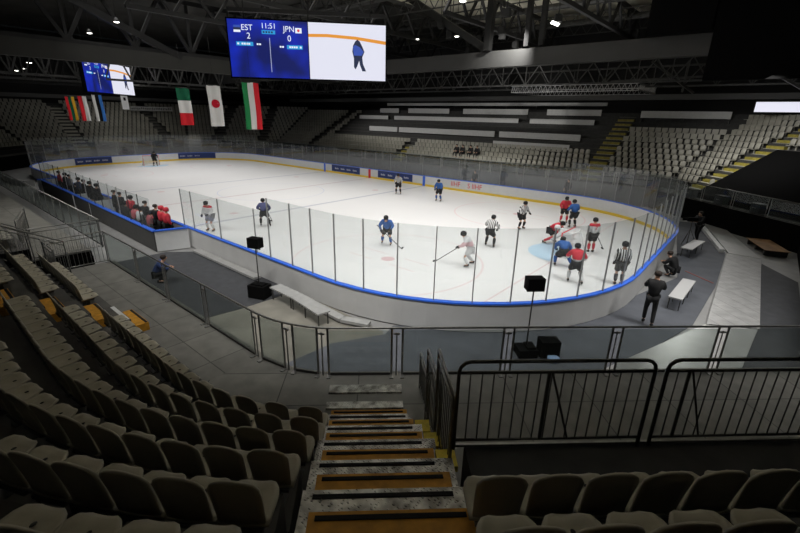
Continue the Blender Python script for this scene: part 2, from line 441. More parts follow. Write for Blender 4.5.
for j in range(1, 10):
    struct(seg_terrace(j, 22.2, 26).build('floor_terrace', M['concrete']))
    struct(seg_terrace(j, 17.3, 21.1, False).build('floor_terrace_left', M['concrete']))
    a = 1.80+.76*(j-1)
    if j >= 4:
        s0 = 3.84 if j == 4 else 1.80+.76*(j-1)-.06
        s1 = 1.80+.76*j-.05; mb = MB()
        tl = .16+.06*(s0-1.42)+(.32 if j == 4 else .1)
        mb.poly([tuple(P(s0, tl)[:2]), tuple(P(s1, tl)[:2]), tuple(P(s1, 6.5)[:2]), tuple(P(s0, 6.5)[:2])], ZW, ZW+RISE*j); struct(mb.build('floor_terrace_right', M['riser']))

# aisle stairs -------------------------------------------------------
st = thing('aisle_staircase', 'central stairs of chequered metal and ochre half steps running down to the railing', 'stairs', P(1.4, -.5, ZW))
st_inv = Vector(st.location)
def off(v): return Vector(v)-st_inv
def step(nm, s0, s1, l, r, z, m, th=.2):
    mb = MB(); c = off(P((s0+s1)/2, (l+r)/2, z-th/2)); mb.box(c, (s1-s0, r-l, th), (N, T, (0, 0, 1))); return mb.build(nm, m, st)
for i in range(9):
    s0 = 1.42+.76*i; l = -1.12+.079*(s0-1.42); r = .14+.06*(s0-1.42); z = ZW+.208+RISE*i
    o = step('ochre_half_step', s0-.06, s0+.31, l-.02, r+.04, z, M['orange'])
    g = MB(); g.box(off(P(s0-.003, (l+r)/2, z+.004)), (.042, r-l-.06, .008), (N, T, (0, 0, 1))); g.build('grip_strip', M['grip'], o)
    if 1 <= i <= 3:
        y = MB(); y.box(off(P(s0+.1, r+.17, z-.03)), (.26, .22, .075), (N, T, (0, 0, 1))); y.build('yellow_step_end', M['yellow'], st)
    s1 = 1.80+.76*i; z2 = ZW+RISE*(i+1); l2 = l-.08; r2_ = r+.10+.03*i
    o = step('metal_tread', s1-.07, s1+.35, l2, r2_, z2, M['plate'], .21)
    g = MB(); g.box(off(P(s1, (l+r)/2, z2+.004)), (.042, r-l-.02, .008), (N, T, (0, 0, 1))); g.build('grip_strip', M['grip'], o)
for k, (s0, s1) in enumerate(((.37, .62), (.90, 1.09))):
    mb = MB(); mb.box(P((s0+s1)/2, -.57, ZW+.02), (s1-s0, 1.42, .04), (N, T, (0, 0, 1)))
    tag(mb.build('floor_plate', M['plate']), ['chequered metal plate on the walkway next to the glass railing', 'chequered metal plate on the walkway at the foot of the central stairs'][k], 'metal plate')
# left aisle
st2 = thing('aisle_staircase', 'left aisle stairs with ochre treads and a white nosing between the beige seats', 'stairs', (21.45, -18.3, ZW))
for i in range(8):
    y = -18.27-.76*i*.96; z = ZW+.208+RISE*i; l = st2.location
    mb = MB(); mb.box(Vector((21.66, y-.19, z-.1))-l, (1.08, .38, .2)); o = mb.build('ochre_half_step', M['orange'], st2)
    mb = MB(); mb.box(Vector((21.66, y-.04, z+.004))-l, (1.02, .05, .008)); mb.build('grip_strip', M['grip'], o)
    mb = MB(); mb.box(Vector((21.66, y-.36-.2, z+.104))-l, (1.10, .4, .21)); o = mb.build('grey_tread', M['concrete'], st2)
    if i == 0:
        mb = MB(); mb.box(Vector((21.66, y-.36-.06, z+.214))-l, (1.04, .09, .008)); mb.build('white_nosing', M['white'], o)

# ------------------------------------------------------------------ stadium seats
def superw(v, w0, rc, H):      # half width of a rounded-top panel at height v
    if v > H-rc:
        q = (v-(H-rc))/rc; return w0-rc+rc*math.sqrt(max(0, 1-q*q))
    return w0
def shell(fn, nu, nv, nrm, th):
    mb = MB(); vs = []
    for side in (0, 1):
        for i in range(nv+1):
            for k in range(nu+1):
                p = Vector(fn(k/nu*2-1, i/nv)); vs.append(p+Vector(nrm)*(th if side else 0))
    n = (nu+1)*(nv+1); fs = []
    for i in range(nv):
        for k in range(nu):
            a = i*(nu+1)+k; fs.append((a, a+1, a+nu+2, a+nu+1)); fs.append((n+a, n+a+nu+1, n+a+nu+2, n+a+1))
    ring = [k for k in range(nu+1)]+[i*(nu+1)+nu for i in range(1, nv+1)]+[nv*(nu+1)+k for k in range(nu-1, -1, -1)]+[i*(nu+1) for i in range(nv-1, 0, -1)]
    for a, b in zip(ring, ring[1:]+ring[:1]): fs.append((a, n+a, n+b, b))
    mb.add(vs, fs, True); return mb
SW = .19
def back_fn(u, v):
    H = .46; z = H*(1-(1-v)**1.25); w = superw(z, SW-.008, .125, H)-.018*(1-v)
    if v > .999: w = superw(H*.985, SW-.008, .125, H)
    x = u*w; y = -.05*v-.035*v*v+.012*u*u*(1-v)
    return (x, y+.03, .34+z-.012*u*u*v)
def pan_fn(u, v):
    D = .375; y = D*(1-(1-v)**1.2); w = superw(y, SW, .15, D)
    if v > .999: w = superw(D*.985, SW, .15, D)
    x = u*w; z = .335+.03*v+.012*u*u-.02*sin(PI*v)*(1-u*u)-(.03*max(0, (v-.85)/.15)**2)
    return (x, y+.01, z)
backm = shell(back_fn, 8, 7, (0, -.022, 0), 1).mesh('backrest', M['seat'])
panm = shell(pan_fn, 8, 7, (0, 0, -.022), 1).mesh('seat_pan', M['seat'])
b = MB(); b.ell((0, 0, 0), (.016, .022, .004), 8, 4); holem = b.mesh('drain_hole', M['hole'])
b = MB(); b.box((0, .16, .15), (.05, .06, .30)); b.box((0, .13, .30), (.30, .28, .03)); b.box((0, .14, .01), (.12, .16, .02)); brm = b.mesh('bracket', M['bracket'])
def make_seat():
    t = thing('stadium_chair', 'x', 'chair')
    new_obj('backrest', backm, t); p = new_obj('seat_pan', panm, t); new_obj('drain_hole', holem, p, (0, .26, .345)); new_obj('bracket', brm, t)
    return t
WORDS = ['first', 'second', 'third', 'fourth', 'fifth', 'sixth', 'seventh', 'eighth', 'ninth', 'tenth', 'eleventh', 'twelfth', 'thirteenth', 'fourteenth', 'fifteenth', 'sixteenth', 'seventeenth', 'eighteenth', 'nineteenth']
def nth(i):
    if i < 19: return WORDS[i]
    tens = {2: 'twent', 3: 'thirt', 4: 'fort', 5: 'fift', 6: 'sixt', 7: 'sevent', 8: 'eight', 9: 'ninet'}[(i+1)//10]
    return tens+'ieth' if (i+1) % 10 == 0 else tens+'y-'+WORDS[(i+1) % 10-1]
seat0 = make_seat(); used = [False]; nseat = 0
def place_seat(x, y, z, face, label, group):
    """face: direction the sitter looks (plan vector)"""
    global nseat
    if used[0]: o = copy_tree(seat0)
    else: o = seat0; used[0] = True
    o.location = (x, y, z); o.rotation_euler = (0, 0, math.atan2(face[1], face[0])-PI/2)
    o['label'] = label; o['group'] = group; nseat += 1
    return o
PITCH = [.45, .415, .395, .39, .375, .365, .36, .36, .36]
near_spots = []
for k in range(8):
    R = 4.8+DR*k-.045; z = ZW+RISE*(k+1)
    pe = A43-math.asin(.58/ (R+.0))- (.045 if k == 0 else .012)
    if k == 0: pe = rad(34.6)
    elif k == 1: pe = rad(36.3)
    u = 0; q = 0
    while True:
        phi = pe-u/R
        if phi > 0: p = V0(R, phi); fdir = (-sin(phi), cos(phi))
        else:
            xx = C0.x+phi*R; p = Vector((xx, C0.y-R, 0)); fdir = (0, 1)
            if xx < 22.45: break
        if seen((p.x, p.y, z+.6), 40, 60):
            place_seat(p.x, p.y, z, fdir, 'beige seat, %s from the central stairs, %s row behind the railing' % (nth(q), nth(k)), 'beige seats of the near left stand')
        pit = PITCH[k]
        if k == 0: pit = [.50, .50, .45, .42, .42][min(q, 4)]
        if k == 1: pit = [.46, .43][min(q, 1)]
        u += pit; q += 1
    q = 0; x = 20.9
    while x > 17.4:
        if seen((x, C0.y-R, z+.6)): place_seat(x, C0.y-R, z, (0, 1), 'beige seat past the left aisle, %s from it, %s row up' % (nth(q), nth(k)), 'beige seats beyond the left aisle')
        x -= .42; q += 1
for k, (s, t0) in enumerate(((5.40-.03, .51), (6.10-.03, .42), (6.86-.03, .40))):
    z = ZW+RISE*(5+k); q = 0; t = t0
    while t < 5.6:
        p = P(s, t)
        if seen((p.x, p.y, z+.8), 60, 30): place_seat(p.x, p.y, z, (-N.x, -N.y), 'beige seat behind the crowd barriers, %s from the stairs, %s row back' % (nth(q), nth(k)), 'beige seats of the near right stand')
        t += .385; q += 1

# ------------------------------------------------------------------ railings
def glass_rail(name, label, panels, z0, top, H=1.1, gm='railglass', steel='steel', plates=True):
    a0 = panels[0][0]; t = thing(name, label, 'railing', (a0.x, a0.y, z0)); l = Vector(t.location)
    mb = MB(); mb.tube([Vector((p.x, p.y, z0+H))-l for p in top], .024, 8); mb.build('top_rail', M[steel], t)
    for a, b in panels:
        d = (b-a).normalized(); nn = Vector((d.y, -d.x, 0))
        for e, sg in ((a, 1), (b, -1)):
            q = e+d*(sg*.03); mb = MB()
            mb.box(Vector((q.x, q.y, z0+H/2))-l, (.045, .014, H-.02), (d, nn, (0, 0, 1)))
            if plates:
                mb.box(Vector((q.x, q.y, z0+.012))-l+nn*.05, (.08, .16, .02), (d, nn, (0, 0, 1)))
            mb.build('post', M[steel], t)
        mb = MB(); c = (a+b)/2; L = (b-a).length-.11
        mb.box(Vector((c.x, c.y, z0+H/2+.02))-l, (L, .010, H-.14), (d, nn, (0, 0, 1))); mb.build('glass_pane', M[gm], t)
        mb = MB(); mb.box(Vector((c.x, c.y, z0+.045))-l, (L, .03, .05), (d, nn, (0, 0, 1))); mb.build('bottom_rail', M['darksteel'], t)
        if plates:
            mb = MB(); q = b+d*.07
            mb.box(Vector((q.x, q.y, z0+H-.13))-l, (.13, .03, .035), (d, nn, (0, 0, 1))); mb.box(Vector((q.x, q.y, z0+.5))-l, (.022, .022, 1.0)); mb.build('joint_bracket', M[steel], t)
    return t
LA = 9.5+2.7*A43
us = [(0.05, 2.7), (2.84, 4.83), (4.98, 7.12), (7.26, 9.40)]
pan = [(rail_pt(a), rail_pt(b)) for a, b in us]+[(rail_pt(9.60), rail_pt(10.34)), (rail_pt(10.52), rail_pt(LA-.42))]
pan.append((rail_pt(LA-.26), P(0, -.02)+Vector((0, 0, 0))))
t_ = .14
while t_ < 9: pan.append((P(0, t_), P(0, t_+2.12))); t_ += 2.27
top = [rail_pt(u) for u in [0, 9.5]+[9.5+2.7*A43*k/6 for k in range(1, 7)]]+[P(0, 9.4)]
glass_rail('glass_railing', 'steel and glass railing curving along the front of the near walkway', pan, ZW, top)
pan = []; x = 13.72
while x > -28:
    pan.append((Vector((x-1.28, -17.2+.45, 0)), Vector((x, -17.2+.45, 0)))); x -= 1.36
glass_rail('glass_railing', 'long glass railing beyond the stair opening beside the players bench', pan, ZW, [Vector((13.75, -16.75, 0)), Vector((-28, -16.75, 0))], plates=False)

def bar_barrier(name, label, A, B, H=1.1, n=None, mid=.13, zb=.12, feet=True, m='barrier', r=.020, rc=.12, slope=None, cat='barrier', group=None, brk=None):
    """welded crowd barrier from A to B (points at floor level)"""
    A = Vector(A); B = Vector(B); d = (B-A); L = Vector((d.x, d.y, 0)).length; d = Vector((d.x, d.y, 0)).normalized()
    t = thing(name, label, cat, A, 0, group); dz = B.z-A.z; nn = Vector((d.y, -d.x, 0))
    g = lambda x, z: d*x+Vector((0, 0, z+dz*x/L))
    pts = [g(0, 0), g(0, H-rc)]+[g(rc*(1-cos(a)), H-rc+rc*sin(a)) for a in (rad(30), rad(60), rad(90))]+[g(L-rc+rc*sin(a), H-rc+rc*cos(a)) for a in (0, rad(30), rad(60), rad(90))]+[g(L, 0)]
    mb = MB(); mb.tube(pts, r, 8); mb.build('frame', M[m], t)
    mb = MB(); mb.tube([g(0, H-mid), g(L, H-mid)], r*.8, 6); mb.build('upper_rail', M[m], t)
    mb = MB(); mb.tube([g(0, zb), g(L, zb)], r*.8, 6); mb.build('lower_rail', M[m], t)
    n = n or max(2, int(L/.13))
    for k in range(1, n):
        x = L*k/n; mb = MB(); mb.tube([g(x, zb), g(x, H-mid)], .0075, 6); mb.build('bar', M[m], t)
    if feet:
        for x in (.25, L-.25):
            mb = MB(); mb.bar(g(x, .02)-nn*.28, g(x, .02)+nn*.28, .05, .02); mb.bar(g(x, .03), g(x, zb), .03); mb.build('foot', M[m], t)
    if brk:
        mb = MB(); mb.tube([g(L*brk, H-mid)-nn*.0, g(L*brk+.28, zb)], .012, 6); mb.build('brace', M[m], t)
        mb = MB(); mb.tube([g(L*brk-.03, zb), g(L*brk-.03, H-mid)], .02, 6); mb.build('support_post', M[m], t)
    return t
zp = ZW+RISE*4
bar_barrier('crowd_barrier', 'dark steel crowd barrier beside the central stairs, behind the near right seats', P(3.88, .50, zp), P(3.88, 2.57, zp), n=17, brk=.47, feet=False)
bar_barrier('crowd_barrier', 'dark steel crowd barrier with overlapping post, second along from the stairs', P(3.88, 2.70, zp), P(3.88, 4.55, zp), n=15, brk=.15, feet=False)
bar_barrier('crowd_barrier', 'dark steel crowd barrier at the far right edge of the raised platform', P(3.90, 4.62, zp), P(3.90, 6.4, zp), n=14, feet=False)
# low rail beam below the barriers
kb = MB(); kb.bar(P(3.86, .48, zp+.03), P(3.86, 6.4, zp+.03), .03, .03); tag(kb.build('kick_rail', M['steel']), 'steel kick rail along the edge of the raised platform', 'rail')
for k, (s0, s1, z0, z1, tt) in enumerate(((1.80, .45, 2.50, 2.20, .5), (2.95, 1.50, 3.18, 2.90, .5), (3.86, 2.75, 3.72, 3.63, .47))):
    zf = ZW+.55*(s0-1.4)
    lab = ['lowest slanting guard rail beside the ochre steps', 'middle slanting guard rail beside the ochre steps', 'topmost slanting guard rail, next to the crowd barrier'][k]
    t = thing('guard_rail', lab, 'guard rail', P(s0, tt, ZW)); l = Vector(t.location)
    za = max(ZW, ZW+.547*(s0-1.4)); zb_ = max(ZW, ZW+.547*(s1-1.4)-.1)
    a, b = P(s0, tt, z0)-l, P(s1, tt, z1)-l
    mb = MB(); mb.tube([P(s0, tt, za)-l, a, b, P(s1, tt, zb_)-l], .021, 8); mb.build('frame', M['steel'], t)
    mb = MB(); mb.tube([a-Vector((0, 0, .12)), b-Vector((0, 0, .12))], .016, 6); mb.build('cross_rail', M['steel'], t); mb = MB(); mb.tube([P(s0, tt, za+.1)-l, P(s1, tt, zb_+.1)-l], .016, 6); mb.build('cross_rail', M['steel'], t)
    n = 10
    for i in range(1, n):
        q = i/n; p0 = P(s0+(s1-s0)*q, tt, za+(zb_-za)*q+.1)-l; p1 = a+(b-a)*q-Vector((0, 0, .12))
        mb = MB(); mb.tube([p0, p1], .0075, 6); mb.build('bar', M['barrier'], t)

# barriers round the stair opening at left
bar_barrier('stair_barrier', 'barrier with thin bars closing the near walkway end at the stair opening', (15.8, -17.22, ZW), (15.8, -18.9, ZW), n=14, feet=False, m='steel', rc=.02, zb=.06)
bar_barrier('stair_barrier', 'barrier with thin bars on the far side of the stair opening', (13.74, -16.8, ZW), (13.74, -18.9, ZW), n=16, feet=False, m='steel', rc=.02, zb=.06)
bar_barrier('stair_barrier', 'sloping barrier climbing beside the left seat rows at the stair opening', (17.15, -18.6, ZW+RISE*.5), (17.15, -21.2, ZW+RISE*4), n=24, feet=False, m='steel', rc=.02, zb=.06)
bar_barrier('stair_barrier', 'short barrier linking the walkway end to the left seat rows', (15.85, -18.9, ZW), (17.1, -18.9, ZW), n=10, feet=False, m='steel', rc=.02, zb=.06)
bar_barrier('stair_barrier', 'sloping barrier across the stair opening, far side', (13.6, -18.95, ZW), (13.6, -21.4, ZW+RISE*3.4), n=20, feet=False, m='steel', rc=.02, zb=.06)
bar_barrier('stair_barrier', 'distant barrier standing on the walkway beside the far seats', (9.3, -18.2, ZW), (11.8, -18.9, ZW), n=18, feet=False, m='steel', rc=.02, zb=.06)

# ------------------------------------------------------------------ rink boards and glass
def perim_path(r, step=.6):
    """closed plan path round the rink at offset r, with arclength of the r=0 line"""
    h, R = RW, RR; pts = []
    def line(a, b):
        L = (Vector(b)-Vector(a)).length; n = max(1, int(L/step))
        for k in range(n): pts.append(tuple(Vector(a).lerp(Vector(b), k/n)))
    def arc(cx, cy, a0):
        n = 16
        for k in range(n):
            a = a0+PI/2*k/n; pts.append((cx+(R+r)*cos(a), cy+(R+r)*sin(a)))
    line((30-R, -h-r), (30-R, -h-r)) if False else None
    arc(30-R, -h+R, -PI/2); line((30+r, -h+R), (30+r, h-R)); arc(30-R, h-R, 0); line((30-R, h+r), (-30+R, h+r))
    arc(-30+R, h-R, PI/2); line((-30-r, h-R), (-30-r, -h+R)); arc(-30+R, -h+R, PI); line((-30+R, -h-r), (30-R, -h-r))
    return pts
def ringmesh(r0, r1, z0, z1, mb=None):
    A, B = perim_path(r0), perim_path(r1); mb = mb or MB(); n = len(A); vs = []
    for a, b in zip(A, B): vs += [(a[0], a[1], z0), (a[0], a[1], z1), (b[0], b[1], z1), (b[0], b[1], z0)]
    fs = []
    for i in range(n):
        p = 4*i; q = 4*((i+1) % n)
        fs += [(p, q, q+1, p+1), (p+1, q+1, q+2, p+2), (p+2, q+2, q+3, p+3), (p+3, q+3, q, p)]
    return mb.add(vs, fs, False)
boards = thing('rink_boards', 'white rink boards with yellow kick plate, blue cap rail and tall glass', 'rink boards', (0, 0, 0))
ringmesh(0, .05, .2, BH-.05).build('board_face', M['white'], boards)
ringmesh(.055, .11, 0, BH-.05).build('board_back', M['boardout'], boards)
ringmesh(-.012, .05, 0, .2).build('kick_plate', M['kick'], boards)
ringmesh(-.02, .15, BH-.05, BH).build('cap_rail', M['blue'], boards)
# posts & panes along the perimeter
def per_pt(u, r=.06):
    """u = arclength from (30-R,-h) going counter-clockwise (round the near end first)"""
    h, R = RW, RR; q = PI/2*R; a = 2*(h-R); b = 2*(30-R); tot = 4*q+2*a+2*b; u %= tot
    for kind, L, dat in (('arc', q, (30-R, -h+R, -PI/2)), ('l', a, ((30, -h+R), (0, 1), (1, 0))), ('arc', q, (30-R, h-R, 0)), ('l', b, ((30-R, h), (-1, 0), (0, 1))),
                         ('arc', q, (-30+R, h-R, PI/2)), ('l', a, ((-30, h-R), (0, -1), (-1, 0))), ('arc', q, (-30+R, -h+R, PI)), ('l', b, ((-30+R, -h), (1, 0), (0, -1)))):
        if u < L:
            if kind == 'arc':
                t = dat[2]+u/R; return Vector((dat[0]+(R+r)*cos(t), dat[1]+(R+r)*sin(t), 0)), Vector((cos(t), sin(t), 0))
            (px, py), (dx, dy), (nx, ny) = dat; return Vector((px+dx*u+nx*r, py+dy*u+ny*r, 0)), Vector((nx, ny, 0))
        u -= L
Rq = PI/2*RR; La = 2*(RW-RR); Lb = 2*(30-RR); TOT = 4*Rq+2*La+2*Lb
us = []
# near corner posts as seen, then regular
u0 = -(30-RR-19.95); us = [-(30-RR-10.9), -(30-RR-12.0), -(30-RR-14.6), -(30-RR-17.51), -(30-RR-18.51), u0]
u = u0+1.2
while u < Rq+La+Rq*1.02: us.append(u); u += 1.2
ulast = us[-1]
u_end = TOT-(30-RR-12.0)-(12.0+9.7)-1   # stops before the players benches on the near side
while u+2.1 < TOT-Lb+2: us.append(u+.6); u += 2.1
us = sorted(us)
def gh(u):
    u %= TOT
    if u < 2*Rq+La+1 or u > TOT-3.6: return 2.40
    if 2*Rq+La+1 <= u < 2*Rq+La+Lb-1: return 1.8
    if u > TOT-Lb: return 1.85
    return 2.4
for i, u in enumerate(us):
    p, n = per_pt(u); d = Vector((-n.y, n.x, 0)); H = gh(u)
    mb = MB(); mb.box((p.x, p.y, BH+H/2), (.035, .045, H), (d, n, (0, 0, 1))); mb.build('glass_post', M['postgrey'], boards)
    if i+1 < len(us):
        u1 = us[i+1]
        k = 3 if (u1-u) < 1.5 else 1
        mb = MB()
        p2, _ = per_pt(u1); dd = (p2-p).normalized(); c = (p+p2)/2; nn = Vector((dd.y, -dd.x, 0)); H = min(H, gh(u1))
        mb.box((c.x, c.y, BH+H/2), ((p2-p).length-.05, .012, H-.01), (dd, nn, (0, 0, 1))); mb.build('glass_pane', M['glass'], boards)
# adverts and line marks on the boards
def on_far(x0, x1, z0, z1, m, nm, dy=-.006):
    mb = MB(); mb.box(((x0+x1)/2, RW+dy, (z0+z1)/2), (x1-x0, .012, z1-z0)); return mb.build(nm, m, boards)
on_far(-6.2, -1.5, .22, .94, M['navy'], 'advert_panel'); on_far(1.25, 6.0, .22, .94, M['navy'], 'advert_panel')
on_far(-.17, .17, 0.01, .95, M['red'], 'centre_line_mark', -.014); on_far(-7.6, -7.3, .01, .95, M['blue'], 'blue_line_mark', -.014); on_far(7.3, 7.6, .01, .95, M['blue'], 'blue_line_mark', -.014)
for y0, y1 in ((-7.1, -3.1), (5.0, 9.6)):
    if y1 > RW-RR:
        y1 = 9.4
    mb = MB()
    ys = [y0+(y1-y0)*k/8 for k in range(9)]
    def xe(y):
        c = RW-RR; yy = abs(y)
        return -30 if yy < c else -(30-RR)-math.sqrt(RR**2-(yy-c)**2)
    for a, b in zip(ys, ys[1:]): mb.bar((xe(a)+.02, a, .58), (xe(b)+.02, b, .58), .02, .74)
    o = mb.build('advert_panel', M['navy'], boards)
def far_text(txt, x, z, size, m, y=RW-.016):
    return text_mesh('lettering', txt, size, m, boards, Matrix.Translation((x, y, z))@Matrix.Rotation(PI/2, 4, 'X')@Matrix.Diagonal((1, 1, 1, 1)), .003)
M['lettwhite'] = mat('letter_white', (.6, .62, .7), .5)
far_text('IIHF', 11.15, .58, .62, M['red']); far_text('S IIHF', 13.2, .56, .62, M['red'])
for x in (-5.3, -4.3, -3.3, -2.3, 2.0, 3.0, 4.1, 5.2):
    for k in range(4): on_far(x-.3+.16*k, x-.2+.16*k, .48, .66-.05*(k % 2), M['lettwhite'], 'print', -.016)
for y in (-6.5, -5.6, -4.7, -3.8, 5.6, 6.5, 7.4):
    for k in range(4):
        mb = MB(); yy = y-.28+.16*k; mb.box((xe(yy)+.045, yy, .57), (.012, .1, .18-.05*(k % 2))); mb.build('print', M['lettwhite'], boards)

# players bench boxes on the near side
YO = -13.95
bb = thing('bench_enclosure', 'dark outer wall of the players benches with a bright blue cap', 'bench enclosure', (-.4, YO, 0))
l = Vector(bb.location)
mb = MB(); mb.bar(Vector((11.1, YO, .5))-l, Vector((-11.9, YO+.3, .5))-l, .1, 1.0); mb.build('outer_wall', M['benchwall'], bb)
mb = MB(); mb.bar(Vector((11.15, YO, 1.03))-l, Vector((-11.95, YO+.3, 1.03))-l, .2, .06); mb.build('cap_rail', M['blue'], bb)
for x, hh in ((11.1, 1.0), (-11.9, 1.0)):
    mb = MB(); mb.bar(Vector((x, YO, .5))-l, Vector((x+.45*(1 if x > 0 else -1), -12.56, .5))-l, .08, 1.0); mb.build('side_wall', M['white'], bb)
    mb = MB(); mb.bar(Vector((x, YO, 1.03))-l, Vector((x+.45*(1 if x > 0 else -1), -12.56, 1.03))-l, .18, .06); mb.build('cap_rail', M['blue'], bb)
for x in (-2.6, .9):
    mb = MB(); mb.box(Vector((x, -13.22, .5))-l, (.08, 1.3, 1.0)); mb.build('partition', M['white'], bb)
mb = MB(); mb.box(Vector((-.8, -13.2, .14))-l, (3.3, 1.25, .28)); mb.build('floor_platform', M['benchwhite'], bb)
x = -11.4
while x < 11:
    mb = MB(); mb.box(Vector((x, YO+.3*(11.1-x)/23, 1.06+.78))-l, (.035, .04, 1.56)); mb.build('glass_post', M['alu'] if int(x*3) % 2 else M['darksteel'], bb)
    if x+1.5 < 11.2:
        mb = MB(); mb.box(Vector((x+.75, YO+.3*(10.35-x)/23, 1.06+.77))-l, (1.42, .012, 1.5)); mb.build('glass_pane', M['glass'], bb)
    x += 1.5
for x0, x1, lab in ((-11.2, -3.2, 'long white players bench inside the far enclosure'), (1.4, 10.6, 'long white players bench inside the nearer enclosure')):
    t = thing('players_bench', lab, 'bench', ((x0+x1)/2, -13.55, 0))
    mb = MB(); mb.box((0, 0, .45), (x1-x0, .32, .05)); mb.build('bench_top', M['benchwhite'], t)
    for k in range(5):
        mb = MB(); mb.box((-(x1-x0)/2+.3+(x1-x0-.6)*k/4, 0, .21), (.06, .28, .43)); mb.build('leg', M['darksteel'], t)
# white ledge at the foot of the near boards
def ledge(pts, z, w, th, name, label, m, legs=True):
    a = Vector(pts[0]); t = thing(name, label, 'bench', (a.x, a.y, 0)); l = Vector(t.location)
    for p, q in zip(pts, pts[1:]):
        p = Vector((p[0], p[1], z-th/2))-l; q = Vector((q[0], q[1], z-th/2))-l
        mb = MB(); mb.bar(p, q, w, th); mb.build('bench_top', m, t)
        if legs:
            n = max(2, int((q-p).length/.8)+1); d = (q-p).normalized(); nn = Vector((d.y, -d.x, 0))
            for k in range(n):
                c = p.lerp(q, (k+.08)/(n-.84+1e-6) if n > 1 else .5); c.z = 0
                for sg in (-1, 1):
                    mb = MB(); mb.bar(c+nn*sg*w*.38, c+nn*sg*w*.38+Vector((0, 0, z-th)), .03); mb.build('leg', M['darksteel'], t)
    return t
ledge([(12.4, -12.68), (17.9, -12.72)], .12, .34, .10, 'low_ledge', 'low white ledge on the floor along the foot of the boards', M['benchwhite'], False)
ledge([(20.0, -13.27), (21.3, -13.30), (23.1, -13.55)], .48, .46, .05, 'team_bench', 'long white-topped bench between the speaker stand and the near rink corner', M['benchwhite'])
ledge([(20.5, -12.72), (23.3, -12.95), (24.2, -12.6)], .14, .3, .1, 'low_ledge', 'low white ledge tucked behind the long bench at the rink corner', M['benchwhite'], False)

# goals
def goal(x, sgn, label):
    t = thing('hockey_goal', label, 'hockey goal', (x, 0, 0))
    mb = MB(); mb.tube([(0, -.915, 0), (0, -.915, 1.22), (0, .915, 1.22), (0, .915, 0)], .03, 8); mb.build('post_frame', M['red'], t)
    g = lambda a, y, z: (a*sgn, y, z)
    mb = MB(); mb.tube([g(0, -.9, .02), g(.55, -.95, .02), g(1.05, -.6, .02), g(1.12, 0, .02), g(1.05, .6, .02), g(.55, .95, .02), g(0, .9, .02)], .03, 6); mb.build('base_frame', M['gatewhite'], t)
    mb = MB(); mb.tube([g(0, -.9, 1.2), g(.35, -.75, 1.2), g(.5, 0, 1.2), g(.35, .75, 1.2), g(0, .9, 1.2)], .02, 6); mb.build('top_shelf', M['gatewhite'], t)
    top = [g(0, -.9, 1.2), g(.35, -.75, 1.2), g(.5, 0, 1.2), g(.35, .75, 1.2), g(0, .9, 1.2)]
    bot = [g(0, -.92, .03), g(.7, -.9, .03), g(1.1, 0, .03), g(.7, .9, .03), g(0, .92, .03)]
    mb = MB(); mb.add(top+bot, [(i, i+1, i+6, i+5) for i in range(4)]+[(0, 1, 2, 3, 4)], False)
    mb.build('net', M['net'], t)
goal(26, 1, 'red framed hockey goal with white netting inside the busy near crease')
goal(-26, -1, 'small distant hockey goal with white netting at the far end boards')

# speaker stands
def speaker(x, y, rz, zt, label, base, tilt=0):
    t = thing('speaker_stand', label, 'loudspeaker', (x, y, 0), rz)
    mb = MB(); mb.tube([(0, 0, .02), (0, 0, zt)], .022, 8); mb.build('pole', M['darksteel'], t)
    R = Matrix.Rotation(tilt, 3, 'X')
    mb = MB(); c = Vector((0, 0, zt+.2)); ax = [R@Vector(v) for v in ((1, 0, 0), (0, 1, 0), (0, 0, 1))]
    mb.box(c, (.47, .32, .36), ax); cab = mb.build('speaker_cabinet', M['black'], t)
    mb = MB(); mb.box(c+ax[1]*.165, (.42, .012, .31), ax); mb.build('speaker_grille', M['riser'], cab)
    mb = MB(); mb.bar((-.2, 0, zt-.02), (.2, 0, zt-.02), .04); mb.build('mount_bracket', M['darksteel'], t)
    mb = MB()
    if base == 'box': mb.box((0, 0, .24), (.7, .5, .48)); mb.box((0, 0, .5), (.5, .3, .05))
    else: mb.box((0, 0, .12), (.55, .5, .24)); mb.box((.1, 0, .27), (.25, .35, .08))
    mb.build('base_weight', M['black'], t)
    return t
speaker(19.5, -13.62, rad(20), 1.90, 'black loudspeaker on a pole rising from a black base beside the long bench', 'box')
speaker(28.75, -10.75, rad(45), 2.02, 'black loudspeaker on a pole standing on the mat outside the near boards', 'low')
t = thing('cable_case', 'black case with a pale blue cable drum beside the near loudspeaker', 'case', (29.25, -10.35, 0), rad(43))
mb = MB(); mb.box((0, 0, .25), (.55, .4, .5)); mb.build('case_body', M['black'], t)
mb = MB(); mb.lathe([(.05, 0), (.17, .01), (.17, .1), (.05, .11)], (0.05, -.32, .0), 14); mb.build('cable_drum', M['cyanbag'], t)

M['benchpale'] = mat('bench_pale', (.45, .45, .45), .5)
# right-hand floor outside the rink: metal ramp path, benches, plywood
def slab(name, label, cat, pts, z0, z1, m):
    mb = MB(); mb.poly(pts, z0, z1); return tag(mb.build(name, m), label, cat)
slab('metal_walkway', 'light metal walkway panel running straight past the black floor corner', 'walkway', [(32.35, 5.9), (33.75, 5.9), (33.95, -4.0), (32.55, -4.8)], -.045, .05, M['metalfloor'])
slab('metal_walkway', 'light metal walkway panel angling away to the far rink corner', 'walkway', [(30.42, 13.9), (31.3, 14.0), (33.75, 5.95), (32.42, 5.95)], -.045, .051, M['metalplain'])
slab('metal_walkway', 'pale walkway panel fanning out under the glass railing', 'walkway', [(32.5, -4.9), (33.9, -4.1), (33.6, -8.0), (32.9, -9.5), (31.2, -10.9), (30.7, -10.2)], -.045, .045, M['metalplain'])
mb = MB(); mb.bar((30.10, 13.8, .06), (32.1, 6.1, .06), .22, .20); tag(mb.build('white_kerb', M['white']), 'white kerb edging the angled metal walkway', 'kerb')
